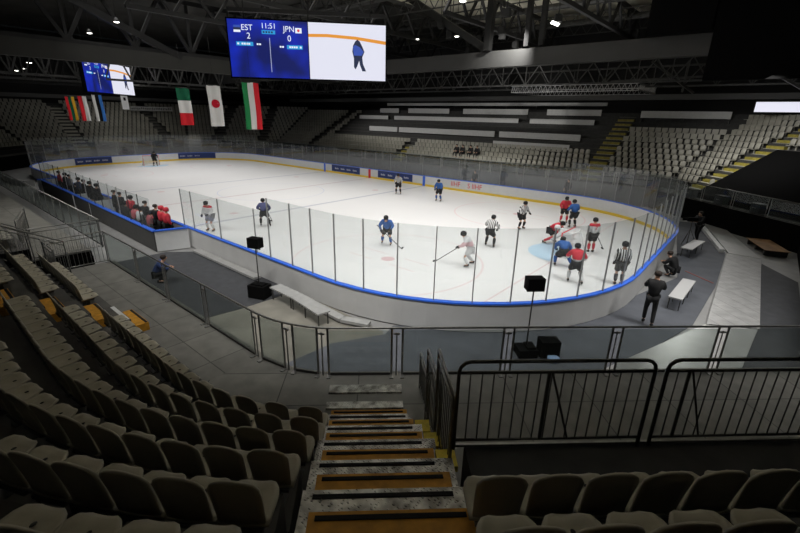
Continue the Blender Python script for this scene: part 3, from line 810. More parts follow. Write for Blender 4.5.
t = thing('plywood_sheet', 'brown plywood sheet lying on a dark pallet behind the metal walkway', 'plywood', (33.9, 8.3, 0), rad(20))
mb = MB(); mb.box((0, 0, .30), (1.1, 2.6, .03)); mb.build('sheet', M['wood'], t)
for k in (-1, 0, 1):
    mb = MB(); mb.box((0, k*1.1, .14), (1.0, .12, .28)); mb.build('bearer', M['riser'], t)
ledge([(30.75, 3.6), (31.05, 5.9)], .48, .5, .05, 'white_bench', 'white bench outside the far right rink corner', M['benchpale'])
ledge([(31.45, -4.2), (31.55, -1.6)], .48, .45, .05, 'white_bench', 'white bench behind the person in black at the near boards', M['benchpale'])
slab('orange_tape', 'faint red tape strip across the grey mat at right', 'tape', [(31.1, 1.2), (31.12, 1.27), (32.3, .27), (32.27, .2)], -.02, -.005, mat('faded_tape', (.25, .07, .06), .7))

# ------------------------------------------------------------------ far stands: railings, seats, stairs
def far_rail(i, a0, a1, name_label, z=ZW, side=.05, step=2.4):
    a, b, d, n = sec(i); L = (b-a).length; a1 = L if a1 is None else a1
    pan = []; x = a0
    while x+step <= a1+.01:
        pan.append((a+d*x+n*side, a+d*(x+step-.1)+n*side)); x += step
    glass_rail('glass_railing', name_label, pan, z, [a+d*a0+n*side, a+d*a1+n*side], plates=False)
M['hazyglass'] = glass('hazy_glass', (.8, .82, .82), .22, (.5, .5, .5), .04)
far_rail(2, 0, None, 'grey railing above the black curtain at the far right corner')
far_rail(3, 0, None, 'long grey railing in front of the far side stand', step=2.9)
far_rail(4, 0, None, 'grey railing at the far left corner of the hall')
far_rail(5, 0, None, 'grey railing behind the far goal end')
far_rail(1, 12.0, None, 'pale railing at the right edge above the black curtain')

fs = MB()
fb = MB(); fb.box((0, 0, .62), (.40, .05, .38)); fb.box((0, .2, .42), (.41, .38, .05)); fb.box((0, .2, .2), (.08, .1, .4)); farseatm = None
def small_seat_mesh():
    mb = MB(); A = shell(back_fn, 4, 4, (0, -.03, 0), 1); mb.add([(v[0]*1.15, v[1], v[2]) for v in A.v], A.f, True)
    B = shell(pan_fn, 4, 3, (0, 0, -.03), 1); mb.add([(v[0]*1.15, v[1], v[2]) for v in B.v], B.f, True)
    mb.box((0, .16, .18), (.06, .08, .36)); return mb.mesh('stadium_chair', M['farseat'])
ssm = small_seat_mesh()
cands = []
def seat_rows(i, rows, aisles, pitch, lab, skip=None, tr=None):
    a, b, d, n = sec(i)
    for k in range(rows):
        s = 1.78+DEP*k+.62; z = ZW+RISE*(k+1)
        p, q = corner(i, s), corner((i+1) % 8, s); x0 = (p-a).dot(d); x1 = (q-a).dot(d); x = x0+.35; cnt = 0
        while x < x1-.3:
            if any(abs(x-c) < w/2 for c, w in aisles): x += pitch; cnt = cnt; continue
            if skip and skip(x, k): x += pitch; continue
            pos = a+d*x+n*s; pos.z = z
            if seen(pos, 10, 10): cands.append((depth(pos), pos, n, i, k, cnt, lab))
            cnt += 1; x += pitch
L2 = (PV[3]-PV[2]).length
AI2 = L2/2+3.9
seat_rows(2, 12, [(AI2, 1.5)], .52, 'far right corner stand', skip=lambda x, k: (x < AI2-.8 and k < 7))
seat_rows(3, 4, [(26.36-21, 1.7), (26.36+1.5, 1.4), (26.36+19, 1.5)], .55, 'far side stand')
seat_rows(3, 9, [(26.36-21, 1.7)], .55, 'far side stand', skip=lambda x, k: k < 4 or x > 26.36-22)
seat_rows(4, 13, [((PV[5]-PV[4]).length/2-4.5, 1.6), ((PV[5]-PV[4]).length/2+2.5, 1.6)], .6, 'far left corner stand')
seat_rows(3, 12, [(26.36+19, 1.5)], .6, 'far side stand', skip=lambda x, k: k < 4 or x < 26.36+17)
seat_rows(5, 13, [(8.96-7.3, 1.4), (8.96+4.2, 1.6)], .6, 'far end stand')
seat_rows(6, 12, [(6, 1.4)], .6, 'left corner stand')
a7, b7, d7, n7 = sec(7)
seat_rows(7, 8, [(26.36-6, 1.5), (26.36+6, 1.5)], .5, 'left side stand', skip=lambda x, k: x > 26.36+13.2)
cands.sort(key=lambda c: c[0])
NI = max(0, 296-nseat)
cnts = {}
for dd, pos, n, i, k, cnt, lab in cands[:NI]:
    o = new_obj('stadium_chair', ssm, None, pos, math.atan2(-n.y, -n.x)-PI/2)
    tag(o, 'small beige chair in the %s, %s row up, %s along' % (lab, nth(k), nth(cnt)), 'chair', 'chairs of the '+lab)
st_ = MB()
for dd, pos, n, i, k, cnt, lab in cands[NI:]:
    rz = math.atan2(-n.y, -n.x)-PI/2; X = Vector((cos(rz), sin(rz), 0)); Y = Vector((-sin(rz), cos(rz), 0)); ax = (X, Y, (0, 0, 1))
    st_.box(pos+Vector((0, 0, .60))-Y*.03, (.46, .05, .40), ax); st_.box(pos+Vector((0, 0, .40))+Y*.2, (.46, .40, .05), ax)
tag(st_.build('distant_seats', M['farseat']), 'hundreds of small beige seats filling the distant stands', 'seats', kind='stuff')
# aisle stairs in the far stands
M['stairlight'] = mat('stair_light', (.42, .41, .34), .7); M['stairyellow'] = mat('stair_yellow', (.26, .22, .035), .7, noise=.3)
def far_stairs(i, x, w, rows, m, label, slant=0):
    a, b, d, n = sec(i); t = thing('stand_stairs', label, 'stairs', a+d*x+n*1.6+Vector((0, 0, ZW))); l = Vector(t.location)
    for k in range(rows):
        s = 1.78+DEP*k; z = ZW+RISE*(k+1)
        mb = MB(); c = a+d*(x+slant*k)+n*(s-.19)+Vector((0, 0, z-.208-.1))-l; mb.box(c, (w, .38, .21), (d, n, (0, 0, 1))); mb.build('half_step', m, t)
        mb = MB(); c = a+d*(x+slant*k)+n*(s+.19)+Vector((0, 0, z+.006))-l; mb.box(c, (w, .36, .012), (d, n, (0, 0, 1))); mb.build('tread', M['stairlight'], t)
far_stairs(5, 8.96+4.2, 1.5, 13, M['stairlight'], 'pale stairs climbing the far end stand at left')
far_stairs(5, 8.96-7.3, 1.2, 13, M['concrete'], 'dim stairs climbing the far end stand behind the goal')
far_stairs(4, (PV[5]-PV[4]).length/2+2.5, 1.4, 13, M['concrete'], 'dim stairs in the far left corner behind the red disc flag')
far_stairs(4, (PV[5]-PV[4]).length/2-4.5, 1.4, 13, M['concrete'], 'dim stairs in the far corner under the scoreboard')
far_stairs(3, 26.36-21, 1.5, 13, M['stairyellow'], 'yellowish stairs between the desk rows and the right stand')
far_stairs(3, 26.36+1.5, 1.2, 4, M['stairyellow'], 'short yellowish stairs behind the centre line of the rink')
far_stairs(3, 26.36+19, 1.3, 12, M['concrete'], 'dim stairs on the far side under the scoreboard')
far_stairs(2, AI2, 1.4, 12, M['stairyellow'], 'yellow stairs climbing the far right corner stand')
# dark stair opening in the far right corner stand
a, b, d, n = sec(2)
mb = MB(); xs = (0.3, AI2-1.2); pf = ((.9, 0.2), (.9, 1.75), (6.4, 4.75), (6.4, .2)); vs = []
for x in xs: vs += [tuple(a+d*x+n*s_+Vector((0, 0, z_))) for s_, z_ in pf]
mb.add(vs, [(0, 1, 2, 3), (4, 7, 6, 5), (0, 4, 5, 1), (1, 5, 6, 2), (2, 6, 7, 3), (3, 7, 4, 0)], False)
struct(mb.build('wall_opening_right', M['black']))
# desk rows with white fronts in the far side stand
def desk(x0, x1, y, z, label, h=.62):
    t = thing('press_desk', label, 'desk', ((x0+x1)/2, y, z-h/2-.25), 0, 'white fronted desk rows')
    mb = MB(); mb.box((0, 0, h/2+.25), (x1-x0, .05, h)); mb.build('front_panel', M['slab'], t)
    mb = MB(); mb.box((0, .28, h+.25), (x1-x0, .55, .04)); mb.build('desk_top', M['riser'], t)
    n = max(2, int((x1-x0)/3))
    for k in range(n+1):
        mb = MB(); mb.box((-(x1-x0)/2+.1+(x1-x0-.2)*k/n, .25, .1), (.05, .4, h)); mb.build('leg', M['darksteel'], t)
ys = lambda z: 17.2+1.78+(z-.55-1.4)/RISE*DEP
for z, xs in ((4.75, ((-11.4, -6.2), (-5.9, 8.4), (9.0, 18.0))), (6.17, ((-16.0, -10.2), (-9.0, 9.9), (11.3, 18.3))), (7.2, ((-13.5, -9.8), (-8.0, -1.0), (1.2, 10.1), (12.4, 18.3)))):
    for k, (a_, b_) in enumerate(xs):
        far = 'lowest' if z < 5 else ('middle' if z < 7 else 'upper')
        desk(a_, b_, ys(z), z, 'white fronted desk in the %s row of the far side stand, %s from the scoreboard' % (far, nth(k)))
desk(9.2, 17.6, ys(3.85), 3.86, 'white fronted desk right above the far side seats, near the yellowish stairs', .5)
desk(22.3, 29.5, 27.6, 7.10, 'white fronted desk along the top of the right stand')
t = thing('grandstand_fascia', 'very long pale fascia strip running above the desks under the roof beam', 'fascia', (2.4, 30.2, 0))
mb = MB(); mb.box((0, 0, 8.1), (31.8, .08, .35)); mb.build('fascia_panel', M['slab'], t)
for k in range(9): mb = MB(); mb.box((-15.5+31*k/8, .3, 4.1), (.12, .12, 8.2)); mb.build('support_post', M['truss'], t)

# screens and signs
M['led'] = mat('led_white', (.1, .1, .1), .5, emit=(.80, .80, .93), estr=.95)
t = thing('led_strip', 'white lit display strip high at the right edge', 'display', (33.8, 24.2, 7.72))
mb = MB(); mb.box((0, 0, 0), (5.4, .08, .74)); mb.build('lit_panel', M['led'], t)
mb = MB(); mb.box((0, .09, 0), (5.5, .1, .84)); mb.build('housing', M['black'], t)
t = thing('stand_banner', 'long white lettered banner on the far left stand', 'banner', (-44, 8.0, 6.75))
mb = MB(); mb.box((0, 0, 0), (.05, 6.2, .62)); mb.build('cloth', M['slab'], t)
mb = MB()
random.seed(3)
for k in range(22):
    y = -2.9+k*.27; mb.box((.03, y, random.uniform(-.05, .05)), (.01, .13, random.uniform(.2, .34)))
mb.build('lettering', M['riser'], t)

for k, (x_, lab) in enumerate(((L2*.72, 'grey equipment case standing behind the railing above the black curtain, nearest the rink'), (L2*.5, 'grey equipment case behind the railing above the black curtain, middle one'), (L2*.28, 'grey equipment case behind the railing above the black curtain, rightmost'))):
    a, b, d, n = sec(2); p = a+d*x_+n*.5; t = thing('equipment_case', lab, 'case', (p.x, p.y, ZW), math.atan2(d.y, d.x))
    mb = MB(); mb.box((0, 0, .28), (.8-.1*k, .45, .5)); mb.build('case_body', M['wallgrey'], t)
    mb = MB(); mb.box((0, 0, .56), (.82-.1*k, .47, .07)); mb.build('lid', M['trussgrey'], t)
    mb = MB(); mb.tube([(-.1, .25, .3), (-.1, .29, .34), (.1, .29, .34), (.1, .25, .3)], .012, 6); mb.build('handle', M['alu'], t)

t = thing('white_gate', 'white curved gate panels lying open beyond the far players bench', 'gate', (-19.5, -14.3, 0))
l = Vector(t.location)
for k, (p, q) in enumerate((((-24.0, -14.5), (-21.5, -14.6)), ((-21.5, -14.6), (-18.5, -14.5)), ((-18.5, -14.5), (-16.6, -14.0)), ((-16.6, -14.0), (-16.4, -13.4)))):
    mb = MB(); mb.bar(Vector((*p, .2))-l, Vector((*q, .2))-l, .06, .5); mb.build('panel', M['gatewhite'], t)

# ------------------------------------------------------------------ people
def skinmesh(name, nodes, edges, m, sub=1):
    """nodes: {k:(x,y,z,r)} ; a limb graph grown into one smooth skin"""
    keys = list(nodes); me = bpy.data.meshes.new(name)
    me.from_pydata([nodes[k][:3] for k in keys], [(keys.index(a), keys.index(b)) for a, b in edges], [])
    o = bpy.data.objects.new(name, me); COL.objects.link(o)
    md = o.modifiers.new('s', 'SKIN'); md.use_smooth_shade = True
    for i, k in enumerate(keys):
        v = me.skin_vertices[0].data[i]; r = nodes[k][3]; v.radius = (r, r) if not isinstance(r, tuple) else r
        v.use_root = (i == 0)
    if sub: sb = o.modifiers.new('d', 'SUBSURF'); sb.levels = sub; sb.render_levels = sub
    bpy.context.view_layer.update()
    r = bpy.data.meshes.new_from_object(o.evaluated_get(bpy.context.evaluated_depsgraph_get()))
    bpy.data.objects.remove(o); r.name = name; r.materials.clear(); r.materials.append(m)
    for p in r.polygons: p.use_smooth = True
    return r
def pose_nodes(pose):
    """joint positions, figure faces +y, feet at z=0, stature about 1.8"""
    Pn = {}
    if pose == 'stand':
        Pn = dict(pel=(0, 0, .98), wai=(0, 0, 1.12), che=(0, .01, 1.36), nek=(0, .01, 1.53), hed=(0, .03, 1.68),
                  lsh=(-.19, 0, 1.45), lel=(-.25, .0, 1.17), lha=(-.24, .12, .95), rsh=(.19, 0, 1.45), rel=(.25, 0, 1.17), rha=(.24, .12, .95),
                  lhi=(-.10, 0, .92), lkn=(-.12, .03, .50), lan=(-.12, 0, .09), rhi=(.10, 0, .92), rkn=(.12, .03, .50), ran=(.12, 0, .09))
    elif pose == 'skate':
        Pn = dict(pel=(0, -.12, .86), wai=(0, -.06, 1.0), che=(0, .10, 1.21), nek=(0, .20, 1.36), hed=(0, .27, 1.50),
                  lsh=(-.21, .10, 1.30), lel=(-.36, .20, 1.08), lha=(-.26, .45, .97), rsh=(.21, .10, 1.30), rel=(.38, .12, 1.06), rha=(.22, .38, .86),
                  lhi=(-.12, -.12, .83), lkn=(-.20, .14, .50), lan=(-.22, -.02, .12), rhi=(.12, -.12, .83), rkn=(.22, .04, .48), ran=(.30, -.26, .13))
    elif pose == 'glide':
        Pn = dict(pel=(0, -.06, .93), wai=(0, -.02, 1.08), che=(0, .05, 1.31), nek=(0, .10, 1.47), hed=(0, .15, 1.62),
                  lsh=(-.21, .05, 1.40), lel=(-.33, .12, 1.15), lha=(-.24, .36, 1.05), rsh=(.21, .05, 1.40), rel=(.33, .08, 1.15), rha=(.20, .32, .98),
                  lhi=(-.12, -.06, .88), lkn=(-.17, .10, .51), lan=(-.20, -.02, .12), rhi=(.12, -.06, .88), rkn=(.17, .10, .51), ran=(.20, 0, .12))
    elif pose == 'bend':
        Pn = dict(pel=(0, -.25, .74), wai=(0, -.14, .86), che=(0, .10, .98), nek=(0, .26, 1.06), hed=(0, .36, 1.16),
                  lsh=(-.21, .10, 1.06), lel=(-.36, .26, .84), lha=(-.22, .50, .66), rsh=(.21, .10, 1.06), rel=(.38, .18, .82), rha=(.22, .44, .58),
                  lhi=(-.13, -.25, .72), lkn=(-.28, .10, .46), lan=(-.30, -.12, .12), rhi=(.13, -.25, .72), rkn=(.28, .02, .44), ran=(.44, -.42, .14))
    elif pose == 'sit':
        Pn = dict(pel=(0, -.02, .60), wai=(0, -.02, .74), che=(0, .04, .98), nek=(0, .08, 1.14), hed=(0, .12, 1.29),
                  lsh=(-.20, .04, 1.07), lel=(-.28, .12, .82), lha=(-.16, .36, .72), rsh=(.20, .04, 1.07), rel=(.28, .12, .82), rha=(.16, .36, .72),
                  lhi=(-.11, 0, .57), lkn=(-.15, .44, .54), lan=(-.15, .42, .10), rhi=(.11, 0, .57), rkn=(.15, .44, .54), ran=(.15, .42, .10))
    elif pose == 'carry':
        Pn = dict(pel=(0, 0, .98), wai=(0, .03, 1.12), che=(0, .09, 1.35), nek=(0, .13, 1.51), hed=(0, .18, 1.66),
                  lsh=(-.19, .09, 1.43), lel=(-.26, .26, 1.22), lha=(-.14, .50, 1.22), rsh=(.19, .09, 1.43), rel=(.27, .24, 1.22), rha=(.14, .50, 1.20),
                  lhi=(-.10, 0, .92), lkn=(-.12, .16, .52), lan=(-.12, .10, .09), rhi=(.10, 0, .92), rkn=(.12, -.02, .50), ran=(.12, -.20, .10))
    elif pose == 'crouch':
        Pn = dict(pel=(0, -.12, .36), wai=(0, -.06, .48), che=(0, .10, .70), nek=(0, .20, .84), hed=(0, .27, .98),
                  lsh=(-.19, .10, .79), lel=(-.28, .24, .58), lha=(-.12, .44, .58), rsh=(.19, .10, .79), rel=(.28, .24, .58), rha=(.12, .44, .58),
                  lhi=(-.11, -.10, .34), lkn=(-.19, .30, .48), lan=(-.16, .04, .09), rhi=(.11, -.10, .34), rkn=(.19, .28, .44), ran=(.17, .0, .09))
    return {k: Vector(v) for k, v in Pn.items()}
def bodyset(pose, bulky):
    J = pose_nodes(pose); g = lambda k, r, d=(0, 0, 0): (*(J[k]+Vector(d)), r); mm = {}
    fdir = (J['hed']-J['nek']).normalized(); face = Vector((0, 1, 0))
    # continuous body with fingers
    nd = {'pel': g('pel', .10), 'wai': g('wai', .11), 'che': g('che', .15), 'nek': g('nek', .055), 'hd0': g('hed', .078, (0, 0, -.06)), 'hed': g('hed', .095, (0, 0, .02)), 'hd1': g('hed', .06, (0, 0, .09)), 'nose': g('hed', .016, (0, .115, -.01))}
    ed = [('pel', 'wai'), ('wai', 'che'), ('che', 'nek'), ('nek', 'hd0'), ('hd0', 'hed'), ('hed', 'hd1'), ('hed', 'nose')]
    for s in 'lr':
        nd.update({s+'sh': g(s+'sh', .065), s+'el': g(s+'el', .045), s+'ha': g(s+'ha', .034), s+'hi': g(s+'hi', .07), s+'kn': g(s+'kn', .06), s+'an': g(s+'an', .042), s+'to': g(s+'an', .038, (0, .17, -.045))})
        ed += [('che', s+'sh'), (s+'sh', s+'el'), (s+'el', s+'ha'), ('pel', s+'hi'), (s+'hi', s+'kn'), (s+'kn', s+'an'), (s+'an', s+'to')]
        h = J[s+'ha']; dr = (h-J[s+'el']).normalized(); sd = dr.cross(Vector((0, 0, 1))).normalized(); pm = h+dr*.07
        nd[s+'pm'] = (*pm, .028); ed.append((s+'ha', s+'pm'))
        for q in range(4):
            a = pm+dr*.045+sd*(q-1.5)*.021; b = a+dr*(.032 if q in (0, 3) else .04)+Vector((0, 0, -.02)); nd[s+'f%d' % q] = (*a, .0095); nd[s+'g%d' % q] = (*b, .0085); ed += [(s+'pm', s+'f%d' % q), (s+'f%d' % q, s+'g%d' % q)]
        a = h+dr*.03+sd*.042; b = a+dr*.035+sd*.012; nd[s+'t0'] = (*a, .011); nd[s+'t1'] = (*b, .009); ed += [(s+'ha', s+'t0'), (s+'t0', s+'t1')]
    mm['body'] = skinmesh('body', nd, ed, M['skin'], 1)
    k = 1.28 if bulky else 1.1
    nd = {'che': g('che', .165*k), 'wai': g('wai', .155*k), 'pel': g('pel', .15*k if bulky else .175, (0, 0, .03 if bulky else -.05)), 'nek': g('nek', .075*k, (0, 0, -.03))}
    ed = [('che', 'wai'), ('wai', 'pel'), ('che', 'nek')]
    for s in 'lr':
        w = J[s+'ha']*.92+J[s+'el']*.08
        nd.update({s+'sh': g(s+'sh', .095*k), s+'el': g(s+'el', .07*k), s+'wr': (*w, .048*k)}); ed += [('che', s+'sh'), (s+'sh', s+'el'), (s+'el', s+'wr')]
    mm['top'] = skinmesh('top', nd, ed, M['skin'], 1)
    kk = 1.3 if bulky else 1.05
    nd = {'pel': g('pel', .145*kk, (0, 0, -.01))}; ed = []
    for s in 'lr':
        if bulky: e = J[s+'kn']*.85+J[s+'hi']*.15; nd.update({s+'hi': g(s+'hi', .115*kk), s+'e': (*e, .10*kk)}); ed += [('pel', s+'hi'), (s+'hi', s+'e')]
        else: nd.update({s+'hi': g(s+'hi', .10*kk), s+'kn': g(s+'kn', .075), s+'e': (*(J[s+'an']+Vector((0, 0, .03))), .062)}); ed += [('pel', s+'hi'), (s+'hi', s+'kn'), (s+'kn', s+'e')]
    mm['bottom'] = skinmesh('bottom', nd, ed, M['skin'], 1)
    for s in 'lr':
        if bulky: mm[s+'sock'] = skinmesh('sock', {'a': g(s+'kn', .092), 'b': (*(J[s+'kn']*.45+J[s+'an']*.55), .085), 'c': (*(J[s+'an']+Vector((0, 0, .04))), .062)}, [('a', 'b'), ('b', 'c')], M['skin'], 1)
        a = J[s+'an']
        mb = MB(); base = MB()
        sh = skinmesh('shoe', {'a': (*(a+Vector((0, -.03, .06))), .058), 'h': (*(a+Vector((0, -.05, -.035))), .05), 't': (*(a+Vector((0, .10, -.04))), .05), 'u': (*(a+Vector((0, .18, -.045))), .038)}, [('a', 'h'), ('h', 't'), ('t', 'u')], M['skin'], 1)
        mm[s+'shoe'] = sh
        if bulky:
            mb.box(a+Vector((0, .06, -.105)), (.008, .29, .03)); mb.box(a+Vector((0, -.03, -.085)), (.02, .06, .04)); mb.box(a+Vector((0, .14, -.085)), (.02, .06, .04)); mm[s+'blade'] = mb.mesh('blade', M['alu'])
            h = J[s+'ha']; dr = (h-J[s+'el']).normalized(); sd = dr.cross(Vector((0, 0, 1))).normalized()
            nd = {'w': (*(h-dr*.06), .062), 'p': (*(h+dr*.03), .06), 'k': (*(h+dr*.09), .05)}; ed = [('w', 'p'), ('p', 'k')]
            for q in range(4): nd['f%d' % q] = (*(h+dr*.13+sd*(q-1.5)*.03+Vector((0, 0, -.02))), .019); ed.append(('k', 'f%d' % q))
            nd['t'] = (*(h+dr*.05+sd*.075), .02); ed.append(('p', 't'))
            mm[s+'glove'] = skinmesh('glove', nd, ed, M['skin'], 1)
    c = J['hed']+Vector((0, -.01, .035))
    mb = MB()
    if bulky:
        mb.lathe([(.118, -.075), (.128, -.02), (.126, .04), (.105, .09), (.06, .118), (.01, .125)], c, 12, 1, 1.12); mm['helmet'] = mb.mesh('helmet', M['black'])
        mb = MB(); fn = lambda u, v: (c.x+.118*sin(u*1.1), c.y+.135*cos(u*1.1), c.z-.02-.075*v); mb = shell(fn, 6, 2, (0, .004, 0), 1); mm['visor'] = mb.mesh('visor', M['railglass'])
    else:
        mb.lathe([(.098, -.05), (.108, 0), (.10, .05), (.07, .088), (.01, .1)], c+Vector((0, -.015, 0)), 12, 1, 1.1); mm['hair'] = mb.mesh('hair', M['black'])
    mm['_J'] = J; return mm
CACHE = {}
def cm(c, nm='cloth', stripes=None):
    key = (c, stripes)
    if key in CACHE: return CACHE[key]
    m = mat('cloth', c, .8)
    if stripes:
        nt = m.node_tree; b = nt.nodes['Principled BSDF']; x = NX(nt); tc = nt.nodes.new('ShaderNodeTexCoord'); sp = nt.nodes.new('ShaderNodeSeparateXYZ'); nt.links.new(tc.outputs['Object'], sp.inputs[0])
        if stripes == 'ref': col = x.mixc(x.m('LESS_THAN', x.m('FRACT', x.m('MULTIPLY', sp.outputs[0], 11)), .5), (.75, .75, .75), (.01, .01, .01))
        else:       # horizontal bands: shoulders / hem colour
            z = sp.outputs[2]; lo, hi, c2, c3 = stripes
            col = x.mixc(x.m('GREATER_THAN', z, hi), c, c2); col = x.mixc(x.m('LESS_THAN', z, lo), col, c3)
        nt.links.new(col, b.inputs['Base Color'])
    CACHE[key] = m; return m
SETS = {}
WH, RD, BK, BL, GY = (.62, .62, .63), (.55, .03, .05), (.007, .007, .008), (.028, .105, .34), (.25, .25, .26)
def person(x, y, z, face, pose, kind, label, top, bottom=BK, sock=None, helmet=BK, shoe=BK, number=None, ncol=WH, scale=1.0, cat='person', glove=BK, stripes=None, group=None):
    bulky = kind == 'player'
    key = (pose, bulky)
    if key not in SETS: SETS[key] = bodyset(pose, bulky)
    s = SETS[key]; t = thing('person', label, cat, (x, y, z), rad(face)-PI/2, group); t.scale = (scale,)*3
    def part(nm, mk, m):
        o = new_obj(nm, s[mk], t); o.data = s[mk]
        if m is not None:
            o.material_slots[0].link = 'OBJECT'; o.material_slots[0].material = m
        return o
    part('body', 'body', None); part('jersey' if bulky else 'jacket', 'top', cm(top, stripes=stripes)); part('hockey_pants' if bulky else 'trousers', 'bottom', cm(bottom))
    for q in 'lr':
        if bulky: part('sock', q+'sock', cm(sock or WH)); part('glove', q+'glove', cm(glove)); sk = part('skate', q+'shoe', cm(shoe)); b = new_obj('blade', s[q+'blade'], sk)
        else: part('shoe', q+'shoe', cm(shoe))
    if bulky:
        h = part('helmet', 'helmet', cm(helmet)); new_obj('visor', s['visor'], h)
    else: part('hair', 'hair', cm((.03, .02, .015)))
    if number:
        J = s['_J']; d = (J['che']-J['wai']).normalized(); back = Vector((0, -1, 0)); up_ = d; rgt = Vector((-1, 0, 0)).cross(Vector((0, 0, 0))) if False else Vector((1, 0, 0))
        nb = rgt.cross(up_).normalized(); c = (J['che']*.75+J['wai']*.25)-Vector((0, .225, -.04)) if nb.y > 0 else None
        nb = -nb if nb.y > 0 else nb
        c = J['che']*.75+J['wai']*.25+nb*.225
        R = Matrix((rgt, up_, nb)).transposed().to_4x4(); R.translation = c
        text_mesh('number', number, .26, cm(ncol), t, R, .006)
    return t
def stick(x, y, face, label, z=0, hand=(.2, .38, .92), tip=(.5, 1.05), L=None):
    """stick from the hands to the ice, beside a player standing at x,y"""
    t = thing('hockey_stick', label, 'hockey stick', (x, y, z), rad(face)-PI/2)
    a = Vector((-.26, .46, 1.06)); h = Vector(hand); b = Vector((tip[0], tip[1], .03))
    a = h+(h-b).normalized()*.35
    mb = MB(); mb.bar(a, b, .022, .032); mb.build('shaft', M['stickm'], t)
    d = Vector((b.x-h.x, b.y-h.y, 0)).normalized(); mb = MB(); mb.bar(b+Vector((0, 0, .015)), b+d*.06+Vector((-.25*d.y+.05, .25*d.x, .01)), .02, .07); mb.build('blade', M['black'], t)
    return t
M['stickm'] = mat('stick', (.10, .09, .09), .5)
ST = (1.02, 1.27)
R1 = (.80, 1.34, RD, RD)
def pl(x, y, face, pose, top, label, **k): return person(x, y, 0, face, pose, 'player', label, top, **k)
pl(9.25, -10.3, -70, 'glide', WH, 'player in white jersey with red shoulder at the boards beside the players benches', bottom=GY, stripes=(.9, 1.40, RD, WH), number='9', ncol=RD)
pl(10.4, -7.5, 150, 'skate', (.06, .07, .16), 'player in dark navy jersey skating towards the far end near the white-jerseyed player', sock=BK)
stick(10.4, -7.5, 150, 'hockey stick held by the player in dark navy')
pl(18.4, -5.3, -60, 'skate', BL, 'player in blue jersey leaning into a turn above the near faceoff dot', bottom=BK, sock=BL)
stick(18.4, -5.3, -60, 'hockey stick held by the blue player above the faceoff dot', tip=(-.9, .6))
person(8.7, 7.0, 0, -60, 'glide', 'player', 'small official in striped top by the boards below the centre line', WH, stripes='ref', sock=BK)
pl(13.1, 6.9, -80, 'glide', BL, 'player in blue jersey gliding in front of the red board lettering', sock=BL)
pl(23.35, -5.25, -150, 'skate', (.66, .45, .47), 'player in pale red and white jersey reaching out with a stick', bottom=WH, stripes=(.9, 1.22, WH, (.6, .12, .16)), helmet=BK)
stick(23.35, -5.25, -150, 'hockey stick stretched out by the pale red player', hand=(-.1, .45, .9), tip=(.35, 1.45))
person(22.5, -1.6, 0, 100, 'skate', 'player', 'blurred official in white and black skating across the slot', WH, stripes='ref', sock=BK)
person(22.1, 3.07, 0, -20, 'glide', 'player', 'linesman in striped shirt pointing beside the far circle', WH, stripes='ref', sock=BK)
pl(23.4, 6.7, -60, 'glide', RD, 'player in red jersey standing farthest back in the goal scrum', bottom=BK, sock=RD, stripes=(.9, 1.1, WH, WH) if False else None)
pl(24.3, 5.8, 140, 'glide', BL, 'player in blue jersey next to the red player at the back of the scrum', sock=BK)
pl(24.85, 1.35, 0, 'bend', RD, 'player in red and white jersey number 8 bending over the crease', bottom=BK, sock=RD, number='8')
pl(26.9, 1.1, 130, 'stand', WH, 'player with red shoulders and white jersey seen from behind next to the goal', bottom=BK, sock=RD, stripes=(.98, 1.40, RD, WH), number='7', ncol=RD)
stick(26.9, 1.1, 130, 'hockey stick held by the red shouldered player beside the goal', hand=(.24, .14, .9), tip=(.9, .5))
pl(25.75, .15, -160, 'bend', WH, 'goalkeeper in white crouching in front of the near goal', bottom=WH, sock=WH, helmet=WH, glove=WH, scale=1.05)
for k, (gx, gy) in enumerate(((25.25, .25), (25.45, .95))):
    t = thing('leg_pad', ['white goalkeeper leg pad nearer the camera', 'white goalkeeper leg pad on the far leg'][k], 'leg pad', (gx, gy, 0), rad(-250+20*k)) if False else None
pl(26.55, -2.1, 120, 'bend', BL, 'player in blue jersey bent low on the near side of the goal', bottom=BK, sock=BL, helmet=BK)
stick(26.55, -2.1, 120, 'hockey stick held by the bent blue player', hand=(.2, .5, .62), tip=(.2, 1.2))
pl(27.75, -3.9, 115, 'skate', RD, 'player in red, white and black leaning hard beside the near boards', bottom=BK, sock=WH, stripes=(1.06, 1.5, RD, WH))
stick(27.75, -3.9, 115, 'hockey stick held by the leaning red and white player')
person(29.25, -2.9, 0, 120, 'stand', 'player', 'referee in striped shirt standing against the boards at the near end', WH, stripes='ref', sock=BK, scale=1.03)
pl(-25.2, .1, 0, 'glide', BK, 'tiny dark goalkeeper in front of the far goal', sock=BK)
# staff outside the boards
person(31.0, -6.1, 0, 100, 'carry', 'staff', 'person in black clothes standing on the grey mat by the near boards', BK, BK, scale=1.04)
person(30.75, 7.6, 0, -120, 'carry', 'staff', 'person in black leaning over a camera outside the far corner glass', BK, BK)
t = thing('video_camera', 'black video camera on a stand pointed through the far corner glass', 'camera', (30.45, 6.55, 0), rad(120))
Mc = MB(); Mc.tube([(0, 0, .05), (0, 0, 1.3)], .02, 6); Mc.build('column', M['darksteel'], t)
for a in (0, 120, 240):
    mb = MB(); mb.tube([(0, 0, .9), (.45*cos(rad(a)), .45*sin(rad(a)), .01)], .014, 6); mb.build('leg', M['darksteel'], t)
mb = MB(); mb.box((0, 0, 1.42), (.18, .5, .22)); mb.build('camera_body', M['black'], t)
mb = MB(); mb.lathe([(.07, 0), (.075, .2), (.09, .24)], (0, .25, 1.42), 10, M=Matrix.Rotation(-PI/2, 3, 'X')); mb.build('lens', M['black'], t)
person(30.75, -.1, 0, 160, 'crouch', 'staff', 'person in black crouching behind the near boards beside the white benches', BK, BK)
